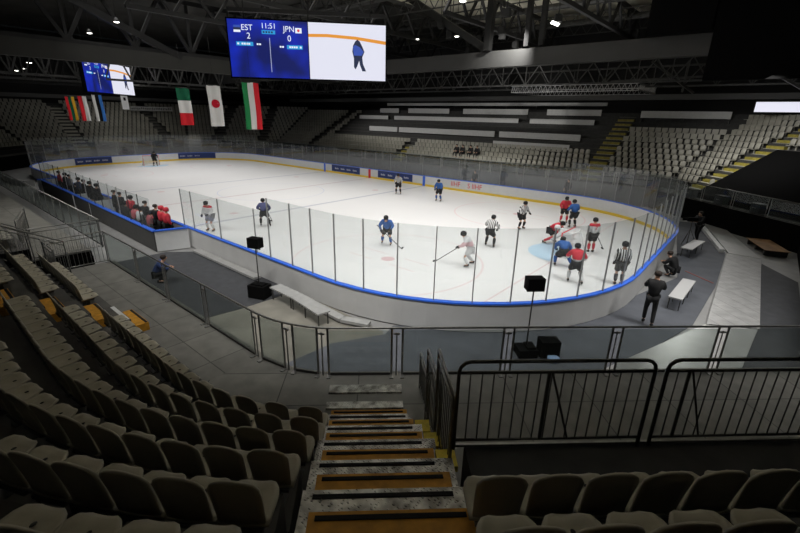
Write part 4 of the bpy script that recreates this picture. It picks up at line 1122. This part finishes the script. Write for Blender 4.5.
person(15.3, -15.5, 0, 60, 'crouch', 'staff', 'person in blue and dark clothes crouching behind the walkway glass', (.03, .06, .2), BK)
# players on the benches (heads a little above the wall)
b1 = [(-9.1, RD, 'stand'), (-8.2, BK, 'sit'), (-7.4, BK, 'stand'), (-6.3, (.2, .2, .22), 'stand'), (-5.2, BK, 'sit'), (-4.1, (.05, .06, .12), 'stand'), (-2.9, BK, 'stand'), (-1.6, BK, 'stand'), (-.2, BK, 'stand')]
for k, (x, c, ps) in enumerate(b1):
    person(x, -13.02, .12 if ps == 'stand' else 0, 80+k*7 % 30, ps, 'player' if k % 3 else 'staff', 'person in %s on the far players bench, %s from its far end' % ('red' if c == RD else 'grey' if c[0] == .2 else 'dark clothes', nth(k)), c, BK, group='people on the far players bench')
b2 = [(2.9, BK, 'stand', 'dark coat'), (3.9, BK, 'stand', 'black coat'), (4.8, BK, 'sit', 'black jersey'), (5.6, RD, 'stand', 'red jersey'), (6.3, (.55, .1, .12), 'sit', 'faded red jersey'), (7.0, WH, 'sit', 'white jersey'), (7.7, BK, 'stand', 'black jacket'), (8.4, (.4, .08, .1), 'sit', 'dark red jersey'), (9.05, BK, 'stand', 'long black coat'), (9.75, RD, 'stand', 'bright red jersey'), (10.35, RD, 'stand', 'red and white jersey'), ]
for k, (x, c, ps, w_) in enumerate(b2):
    kd = 'staff' if 'coat' in w_ or 'jacket' in w_ else 'player'
    person(x, -13.0 if ps == 'stand' else -13.1, .1 if ps == 'stand' else .05, 75+(k*37) % 40, ps, kd, 'person in %s on the nearer bench, %s from its far end' % (w_, nth(k)), c, BK, helmet=RD if k > 8 else BK, sock=RD, group='people on the nearer players bench', stripes=(.9, 1.2, RD, WH) if k == 10 else None)
# people across the rink and in the stands
person(12.0, 14.3, 0, -90, 'stand', 'staff', 'person in black standing behind the far glass below the seats', BK, BK)
person(20.5, 15.2, 0, -90, 'stand', 'staff', 'dark figure standing in the corridor behind the far right glass', BK, BK)
zz = ZW+RISE*2
for k, x in enumerate((6.1, 6.9, 7.9, 8.7)):
    person(x, 19.0+.76+.3, zz, -90, 'sit', 'staff', 'spectator in black sitting in the far side seats, %s of four from the scoreboard side' % nth(k), BK, BK, group='four spectators in the far seats')

# ------------------------------------------------------------------ screens
def emis(name, c, s=1): return mat(name, (.01, .01, .01), .6, emit=c, estr=s)
def blue_screen():
    m = bpy.data.materials.new('screen_blue'); m.use_nodes = True; nt = m.node_tree; b = nt.nodes['Principled BSDF']; b.inputs['Base Color'].default_value = (.005, .005, .01, 1)
    tc = nt.nodes.new('ShaderNodeTexCoord'); n = nt.nodes.new('ShaderNodeTexNoise'); n.inputs['Scale'].default_value = .45; nt.links.new(tc.outputs['Object'], n.inputs['Vector'])
    cr = nt.nodes.new('ShaderNodeValToRGB'); cr.color_ramp.elements[0].position = .4; cr.color_ramp.elements[0].color = (.006, .012, .12, 1); cr.color_ramp.elements[1].position = .65; cr.color_ramp.elements[1].color = (.008, .03, .62, 1)
    nt.links.new(n.outputs['Fac'], cr.inputs[0]); nt.links.new(cr.outputs[0], b.inputs['Emission Color']); b.inputs['Emission Strength'].default_value = .9
    return m
M['sblue'] = blue_screen(); M['swhite'] = emis('screen_white', (.80, .81, .93), .95); M['stext'] = emis('screen_text', (.85, .9, 1), .95); M['steal'] = emis('screen_teal', (.03, .35, .75), .9)
M['sorange'] = emis('screen_orange', (.85, .33, .04), .9); M['sdark'] = emis('screen_dark', (.02, .03, .08), .8); M['sred'] = emis('screen_red', (.75, .03, .05), .9); M['sbluej'] = emis('screen_jersey', (.04, .09, .45), .9); M['sline'] = emis('screen_line', (.45, .5, .7), .8)
def scoreboard(A, B, z0, z1, label):
    """A,B: plan ends left to right as seen"""
    A = Vector((A[0], A[1], 0)); B = Vector((B[0], B[1], 0)); W = (B-A).length; d = (B-A).normalized(); n = Vector((d.y, -d.x, 0)); H = z1-z0
    t = thing('video_scoreboard', label, 'scoreboard', ((A+B)/2)+Vector((0, 0, z0)), math.atan2(d.y, d.x))
    L = lambda u, v: (-W/2+u*W, v*H)      # u,v in 0..1, v up
    def quad(nm, u0, u1, v0, v1, m, y=-.01, par=None, pts=None):
        mb = MB()
        if pts is None: x0, a0 = L(u0, v0); x1, a1 = L(u1, v1); mb.box(((x0+x1)/2, y, (a0+a1)/2), (x1-x0, .012, a1-a0))
        else:
            q = [L(*p) for p in pts]; n_ = len(q); mb.add([(a, y-.006, b) for a, b in q]+[(a, y+.006, b) for a, b in q], [tuple(range(n_)), tuple(range(n_, 2*n_))[::-1]]+[(i, (i+1) % n_, n_+(i+1) % n_, n_+i) for i in range(n_)], False)
        return mb.build(nm, m, par or t)
    mb = MB(); mb.box((0, .2, H/2), (W+.16, .34, H+.16)); mb.build('housing', M['black'], t)
    blue = quad('score_panel', 0, .495, 0, 1, M['sblue']); pic = quad('video_panel', .50, 1, 0, 1, M['swhite'])
    def tx(s_, u, v, size, m=M['stext']):
        x, z = L(u, v); text_mesh('lettering', s_, size, m, blue, Matrix.Translation((x, -.022, z))@Matrix.Rotation(PI/2, 4, 'X'), .003)
    tx('EST', .118, .86, .40); tx('2', .125, .72, .42); tx('11:51', .252, .90, .37); tx('JPN', .378, .86, .40); tx('0', .378, .70, .42)
    quad('clock_strip', .208, .292, .765, .83, M['steal'], -.02, blue); [quad('print', .215+.017*k, .226+.017*k, .782, .812, M['sdark'], -.028, blue) for k in range(4)]
    quad('flag_icon', .036, .078, .86, .90, M['sbluej'], -.02, blue); quad('flag_icon', .036, .078, .82, .86, M['sdark'], -.02, blue); quad('flag_icon', .036, .078, .78, .82, M['stext'], -.02, blue)
    quad('flag_icon', .418, .458, .80, .89, M['stext'], -.02, blue); mb = MB(); mb.lathe([(.07, 0), (.07, .01)], (L(.438, .845)[0], -.026, L(.438, .845)[1]), 12, M=Matrix.Rotation(PI/2, 3, 'X')); mb.build('flag_icon', M['sred'], blue)
    quad('name_strip', .045, .15, .55, .62, M['steal'], -.02, blue); [quad('print', u, u+.011, .57, .60, M['stext'], -.028, blue) for u in (.052, .078, .092, .106, .12, .172, .187)]
    quad('name_strip', .36, .46, .52, .59, M['steal'], -.02, blue); [quad('print', u, u+.011, .54, .57, M['stext'], -.028, blue) for u in (.315, .33, .375, .389, .403, .417, .442)]
    quad('divider', .252, .256, .10, .70, M['sline'], -.02, blue)
    quad('board_stripe', 0, 0, 0, 0, M['sorange'], -.02, pic, [(.5, .745), (.62, .755), (.8, .73), (1, .66), (1, .72), (.8, .785), (.62, .81), (.5, .80)])
    quad('player_image', 0, 0, 0, 0, M['sdark'], -.022, pic, [(.80, .70), (.815, .735), (.83, .70), (.845, .62), (.86, .52), (.845, .42), (.85, .30), (.87, .17), (.845, .17), (.83, .28), (.825, .36), (.81, .25), (.80, .20), (.79, .24), (.79, .40), (.78, .52), (.785, .62)])
    quad('jersey_image', 0, 0, 0, 0, M['sbluej'], -.026, pic, [(.785, .60), (.80, .64), (.83, .60), (.855, .52), (.84, .45), (.79, .45)])
    for u in (.1, .5, .9):
        mb = MB(); x, _ = L(u, 0); mb.tube([(x, .2, H), (x, .2, 16.9-z0)], .03, 6); mb.build('hanging_cable', M['truss'], t)
    mb = MB(); mb.bar((-W/2, .3, H+.5), (W/2, .3, H+.5), .2); mb.bar((-W/2, .3, H+.1), (-W/2, .3, H+.5), .1); mb.bar((W/2, .3, H+.1), (W/2, .3, H+.5), .1); mb.build('hanging_frame', M['truss'], t)
    return t
scoreboard((8.85, -7.75), (14.72, -1.46), 8.38, 11.25, 'large scoreboard showing EST 2, JPN 0 and a skating player in the video')
scoreboard((-21.0, -6.63), (-28.45, .31), 8.2, 11.3, 'smaller distant scoreboard hanging above the three leftmost flags')
t = thing('hanging_banner', 'small white banner hanging below the distant scoreboard', 'banner', (-26.2, -1.7, 6.7), rad(137))
mb = MB(); mb.box((0, 0, .6), (1.6, .03, 1.5)); mb.build('cloth', M['white'], t)
mb = MB(); mb.box((0, .03, 1.0), (.5, .02, .35)); mb.box((0, .03, .4), (.7, .02, .12)); mb.box((0,-.03,1.0),(.5,.02,.35)); mb.build('print', M['black'], t)

# ------------------------------------------------------------------ flags
FC = {k: mat('flag_'+k, c, .8, spec=.2) for k, c in dict(red=(.62, .02, .03), white=(.72, .72, .70), green=(.02, .22, .07), dgreen=(.01, .12, .06), yellow=(.75, .42, .03), blue=(.05, .20, .62), black=(.01, .01, .01), jred=(.55, .01, .03)).items()}
def flag(x, y, z1, w, h, cols, label, horiz=False, disc=False, rz=0):
    t = thing('national_flag', label, 'flag', (x, y, z1-h), rz, 'national flags hanging over the ice'); nx, nz = 18, 10
    def wv(u, v): return Vector((.05*sin(u*9+v*2)*(1-v*.6), (u-.5)*w+ .02*sin(v*5), v*h))
    k = len(cols)
    for q, c in enumerate(cols):
        mb = MB(); vs = []; fs = []; u0, u1, v0, v1 = (q/k, (q+1)/k, 0, 1) if not horiz else (0, 1, q/k, (q+1)/k)
        for s_ in (0, 1):
            for i in range(nx+1):
                for j in range(nz+1): vs.append(wv(u0+(u1-u0)*i/nx, v0+(v1-v0)*j/nz)+Vector((.008*s_, 0, 0)))
        o = (nx+1)*(nz+1)
        for i in range(nx):
            for j in range(nz):
                a = i*(nz+1)+j; fs += [(a, a+nz+1, a+nz+2, a+1), (o+a, o+a+1, o+a+nz+2, o+a+nz+1)]
        mb.add(vs, fs, True); mb.build('colour_band', FC[c], t)
    if disc:
        for s_ in (.022, -.014):
            mb = MB(); n = 20; vs = [wv(.5, .56)+Vector((s_, 0, 0))]+[wv(.5+.30*cos(2*PI*i/n), .56+.30*w/h*sin(2*PI*i/n))+Vector((s_+.003, 0, 0)) for i in range(n)]
            mb.add(vs, [(0, i+1, (i+1) % n+1) for i in range(n)], True); mb.build('red_disc', FC['jred'], t)
    mb = MB(); mb.tube([(0, -w/2-.05, h), (0, w/2+.05, h)], .02, 6); mb.build('top_bar', M['truss'], t)
    mb = MB(); mb.tube([(0, 0, h), (0, 0, 10.6-z1+h)], .008, 5); mb.build('cord', M['truss'], t)
flag(10.2, -7.5, 8.05, .92, 2.45, ['green', 'white', 'red'], 'flag with green, white and red upright bands, nearest the scoreboard', rz=rad(-14))
flag(6.1, -7.5, 8.0, .82, 2.35, ['white'], 'white flag with a red disc', disc=True, rz=rad(-10))
flag(1.95, -7.5, 7.95, .84, 2.35, ['red', 'white', 'dgreen'], 'flag with green, white and red stacked bands, left of the disc flag', horiz=True, rz=rad(-10))
flag(-15.6, -7.5, 7.75, .8, 2.3, ['white', 'black', 'blue'], 'narrow flag with white, black and blue upright bands')
flag(-20.0, -7.5, 7.7, .72, 2.3, ['red', 'white'], 'narrow flag with red and white upright bands')
flag(-24.2, -7.5, 7.7, .8, 2.35, ['red', 'dgreen', 'yellow'], 'leftmost narrow flag with red, green and yellow bands')

# ------------------------------------------------------------------ roof structure
def tag_beam(mb, name, label, m='truss'):
    return tag(mb.build(name, M[m]), label, 'beam')
mb = MB(); mb.box((0, 14, 11.15), (92, .5, 1.25)); tag_beam(mb, 'roof_girder', 'long grey roof girder crossing above the far side desks', 'beam')
mb = MB(); mb.box((-14, -2, 11.0), (.5, 58, 1.35)); tag_beam(mb, 'roof_girder', 'dark roof girder crossing the hall above the distant scoreboard', 'beamdark')
mb = MB(); mb.box((0, 29.6, 8.75), (74, .4, .5)); tag_beam(mb, 'ring_beam', 'grey beam along the top of the far side stand', 'ring')
mb = MB(); mb.box((-46.5, -2, 8.15), (.4, 64, .5)); tag_beam(mb, 'ring_beam', 'grey beam along the top of the far end stand', 'ring')
def truss(a, b, h, name, label, m='truss', pitch=3.0, w=.16, dw=.09, both=False):
    """planar lattice girder from a to b (bottom chord), height h"""
    a = Vector(a); b = Vector(b); L = (b-a).length; n = max(2, int(L/pitch)); t = thing(name, label, 'truss', a); d = b-a; up_ = Vector((0, 0, h))
    mb = MB(); mb.bar((0, 0, 0), d, w); mb.build('bottom_chord', M[m], t)
    mb = MB(); mb.bar(up_, d+up_, w); mb.build('top_chord', M[m], t)
    mb = MB()
    for k in range(n):
        p, q = d*(k/n), d*((k+1)/n); c = (p+q)/2
        mb.bar(p, c+up_, dw); mb.bar(c+up_, q, dw)
        if both: mb.bar(p, p+up_, dw*.8)
    mb.build('lattice_web', M[m], t); return t
random.seed(11)
truss((-14, -30, 11.8), (-14, 27, 11.8), 4.6, 'roof_truss', 'deep dark lattice truss standing on the dark cross girder', 'truss', 5, .4, .28, True)
for k, x in enumerate((-24, -33, -42)):
    truss((x, -30, 9.6), (x, 30, 9.6), 3.2, 'roof_truss', 'distant lattice roof truss crossing the far end, %s behind the dark girder' % nth(k), 'trussgrey' if k < 2 else 'truss', 2.6, .22, .14, True)
for k, y in enumerate((20, 26)):
    truss((-45, y, 9.5), (45, y, 9.5), 1.7, 'roof_truss', 'long lattice truss under the roof over the far side stand, %s row' % nth(k), 'trussgrey', 2.4, .14, .08, True)
for k, (x, z) in enumerate(((-4, 13.4), (4, 13.6), (12, 13.8), (20, 14), (27, 14.2))):
    truss((x, -8 if x < 10 else 8, z), (x, 31, z), 2.2, 'roof_truss', 'roof truss running across the hall under the pale ceiling, %s after the cross girder' % nth(k), 'truss', 3.2, .3, .18)
for k, y in enumerate((6, 11, 17, 24, 29)):
    truss((-12, y, 14.9), (44, y, 15.0), .9, 'lighting_truss', 'slim lighting truss along the pale ceiling, %s row' % nth(k), 'trussgrey', 1.3, .09, .05)
for k, (a_, b_) in enumerate((((3.8, 13.6, 16.9), (12.5, 13.9, 11.9)), ((23.5, 17, 16.9), (31, 14.3, 11.8)), ((12.9, 13.5, 17), (12.7, 13.5, 11.8)), ((-14, -12, 16.5), (-14, 0, 11.5)))):
    mb = MB(); mb.bar(a_, b_, .55, .55); tag_beam(mb, 'roof_strut', 'thick dark roof strut meeting the girder, %s from the distant scoreboard' % nth(k), 'truss')
for k, x in enumerate((16.1, 17.3)):
    mb = MB(); mb.bar((x, 13.7, 17), (x, 13.7, 11.9), .38, .38); tag_beam(mb, 'hanging_column', 'dark upright post standing on the lit part of the grey girder, %s of two' % nth(k), 'truss')
# dark masses at the upper right
mb = MB(); mb.box((26.6, 13.6, 13.6), (3.6, 1.4, 3.6)); tag(mb.build('black_equipment_box', M['black']), 'big black box mass above the right end of the grey girder', 'equipment box')
mb = MB(); mb.box((37.3, 12.5, 12.9), (17.4, .3, 8.0)); tag(mb.build('blackout_sheet', M['black']), 'black sheet added to darken the upper right under the roof', 'drape')  # added black sheet standing in for the dark around the girder end
for k, (x, z) in enumerate(((24.5, 9.3), (27.8, 9.1))):
    pass
# rectangular hung truss frame
t = thing('truss_frame', 'bright rectangular aluminium truss frame hung below the girder on the right', 'truss', (14, 33 - 8, 9.3))
X0, X1, Y0, Y1 = 10.0, 22.5, 24.0, 31.0
for (p, q) in (((X0, Y0), (X1, Y0)), ((X1, Y0), (X1, Y1)), ((X1, Y1), (X0, Y1)), ((X0, Y1), (X0, Y0))):
    l = Vector(t.location); P0 = Vector((*p, 9.1)); Q0 = Vector((*q, 9.1)); n = max(2, int((Q0-P0).length/.5)); mb = MB()
    for dz in (0, .6): mb.bar(P0+Vector((0, 0, dz))-l, Q0+Vector((0, 0, dz))-l, .06)
    for k in range(n):
        mb.bar(P0.lerp(Q0, k/n)-l, P0.lerp(Q0, (k+.5)/n)+Vector((0, 0, .6))-l, .03); mb.bar(P0.lerp(Q0, (k+.5)/n)+Vector((0, 0, .6))-l, P0.lerp(Q0, (k+1)/n)-l, .03)
    mb.build('truss_side', M['alu'], t)
# long dim catwalk beams at right
for k, (a_, b_) in enumerate((((20, 24, 9.9), (38, 24, 10.3)), ((24, 20, 11), (27, 22, 8.7)), ((30, 20, 10.9), (34, 22, 8.6)), ((26.4, 21, 11), (26.2, 22, 8.8)))):
    mb = MB(); mb.bar(a_, b_, .16); tag_beam(mb, 'roof_brace', 'slim grey roof brace under the right end of the girder, %s one along' % nth(k), 'trussgrey')
# ducts and cable runs
for k, (y, z, r) in enumerate(((9, 15.8, .3), (21, 16.0, .25), (27, 15.6, .3))):
    mb = MB(); mb.tube([(-10, y, z), (46, y, z+.2)], r, 8); tag(mb.build('air_duct', M['trussgrey']), 'round grey air duct running under the ceiling, %s from the rink side' % nth(k), 'duct')
for k in range(16):
    x = random.uniform(-6, 24); y = random.uniform(5, 24); z0 = random.uniform(12.2, 14.5); mb = MB(); mb.bar((x, y, 16.9), (x, y, z0), .05)
    mb.box((x, y, z0), (.45, .35, .5)); tag(mb.build('hanging_fixture', M['truss']), 'small dark fixture hanging from the ceiling trusses, %s counting from the middle of the hall' % nth(k), 'fixture', 'dark hanging fixtures')
# lit lamps
for k, (p, lab) in enumerate((((-11.9, -6.0, 13.5), 'round lit lamp, uppermost of the three above the dark girder'), ((-20.5, -5.6, 13.5), 'round lit lamp, middle of the three above the dark girder'), ((-27.5, -5.3, 13.5), 'round lit lamp, lowest of the three above the dark girder'),
                             ((-40, -7.0, 11.8), 'faint lit lamp below the dark girder, nearest the distant scoreboard'), ((-43.5, -6.9, 11.3), 'faint lit lamp below the dark girder, middle of three'), ((-47, -7.1, 11.2), 'faint lit lamp at the left edge below the girder'),
                             ((8.7, 14.8, 13.4), 'lit lamp among the trusses right of the scoreboard'), ((4.4, 14.5, 13.5), 'dim lit lamp close to the scoreboard edge'), ((15.6, 4.9, 13.5), 'lit lamp at the very top over the middle of the picture'))):
    t = thing('ceiling_lamp', lab, 'lamp', p); r = .22 if k < 3 or k > 5 else .3
    if k == 7: r = .16
    mb = MB(); mb.lathe([(r*.4, .35), (r*1.1, .05), (r*1.15, 0)], n=12); mb.build('shade', M['truss'], t)
    mb = MB(); mb.ell((0, 0, 0), (r, r, .08), 10, 6); mb.build('lens', M['lamp'], t)
    mb = MB(); mb.tube([(0, 0, .3), (0, 0, 17-p[2])], .02, 5); mb.build('hanger', M['truss'], t)
t = thing('arena_floodlight', 'square floodlight hanging by a rod above the lit grey girder', 'floodlight', (18.7, 13.0, 13.2), rad(-60))
mb = MB(); mb.box((0, 0, .25), (.75, .5, .5)); mb.build('housing', M['truss'], t)
mb = MB(); mb.box((0, -.18, -.06), (.8, .6, .06), ((1, 0, 0), (0, cos(.35), -sin(.35)), (0, sin(.35), cos(.35)))); mb.build('lens', M['lamp'], t)
mb = MB(); mb.tube([(0, 0, .5), (0, 0, 3.7)], .03, 6); mb.build('hanger', M['truss'], t)

# ------------------------------------------------------------------ light
def area(name, loc, sx, sy, power, spread, to=None, col=(1, .98, .955)):
    l = bpy.data.lights.new(name, 'AREA'); l.shape = 'RECTANGLE'; l.size = sx; l.size_y = sy; l.energy = power; l.spread = rad(spread); l.color = col
    o = bpy.data.objects.new(name, l); COL.objects.link(o); o.location = loc
    if to: o.rotation_euler = (Vector(to)-Vector(loc)).to_track_quat('-Z', 'Y').to_euler()
    return o
def spot(loc, to, power, ang, blend=.5, size=.5, col=(1, .98, .95)):
    l = bpy.data.lights.new('arena_floodlight', 'SPOT'); l.energy = power; l.spot_size = rad(ang); l.spot_blend = blend; l.shadow_soft_size = size; l.color = col
    o = bpy.data.objects.new('arena_floodlight', l); COL.objects.link(o); o.location = loc
    d = Vector(to)-Vector(loc); o.rotation_euler = d.to_track_quat('-Z', 'Y').to_euler(); return o
area('ice_floodlights', (0, 0, 14.8), 54, 18, 3600, 82)
area('hall_light', (2, 0, 15.2), 50, 18, 600, 180)
area('near_corner_lights', (27.2, -17.6, 13.0), 7, 1.2, 400, 75, (21.5, -10.0, 0))
area('bench_side_lights', (10, -20.5, 13.0), 16, 1.2, 450, 80, (9, -12, 0))
area('right_side_lights', (36, -5, 13.0), 1.2, 10, 420, 80, (30, -4, 0))
area('far_stand_fill', (0, 15.5, 9.2), 32, .8, 420, 110, (2, 21, 2.5))  # fill added to lift the far side seats and desk fronts
area('far_corner_fill', (29.5, 13.2, 8.6), 6, 1.2, 260, 100, (33, 20, 3))  # fill added to lighten the far right corner seats
area('roof_fill_up', (16, 17, 12.3), 18, 12, 330, 140, (16, 17.01, 17))  # upward fill added to brighten the ceiling panels, no real fixture
area('far_end_fill', (-33, 2, 12.5), 1.2, 24, 170, 110, (-40, 2, 3))  # small fill added to lift the far end stand
spot((16, 11.5, 13.2), (14.5, 14, 11.3), 3600, 85, 1, .15)
spot((29.8, 27, 13.0), (31.6, -4, 0), 2600, 40, .8, .5)
w = bpy.data.worlds.new('world'); S.world = w; w.use_nodes = True
w.node_tree.nodes['Background'].inputs[0].default_value = (.5, .55, .6, 1); w.node_tree.nodes['Background'].inputs[1].default_value = .005
S.view_settings.view_transform = 'Standard'; S.view_settings.look = 'None'; S.view_settings.exposure = 0; S.view_settings.gamma = 1
S.view_settings.use_curve_mapping = False
S.render.film_transparent = False
S.cycles.max_bounces = 8; S.cycles.transparent_max_bounces = 24; S.cycles.diffuse_bounces = 4
S.cycles.sample_clamp_indirect = 4
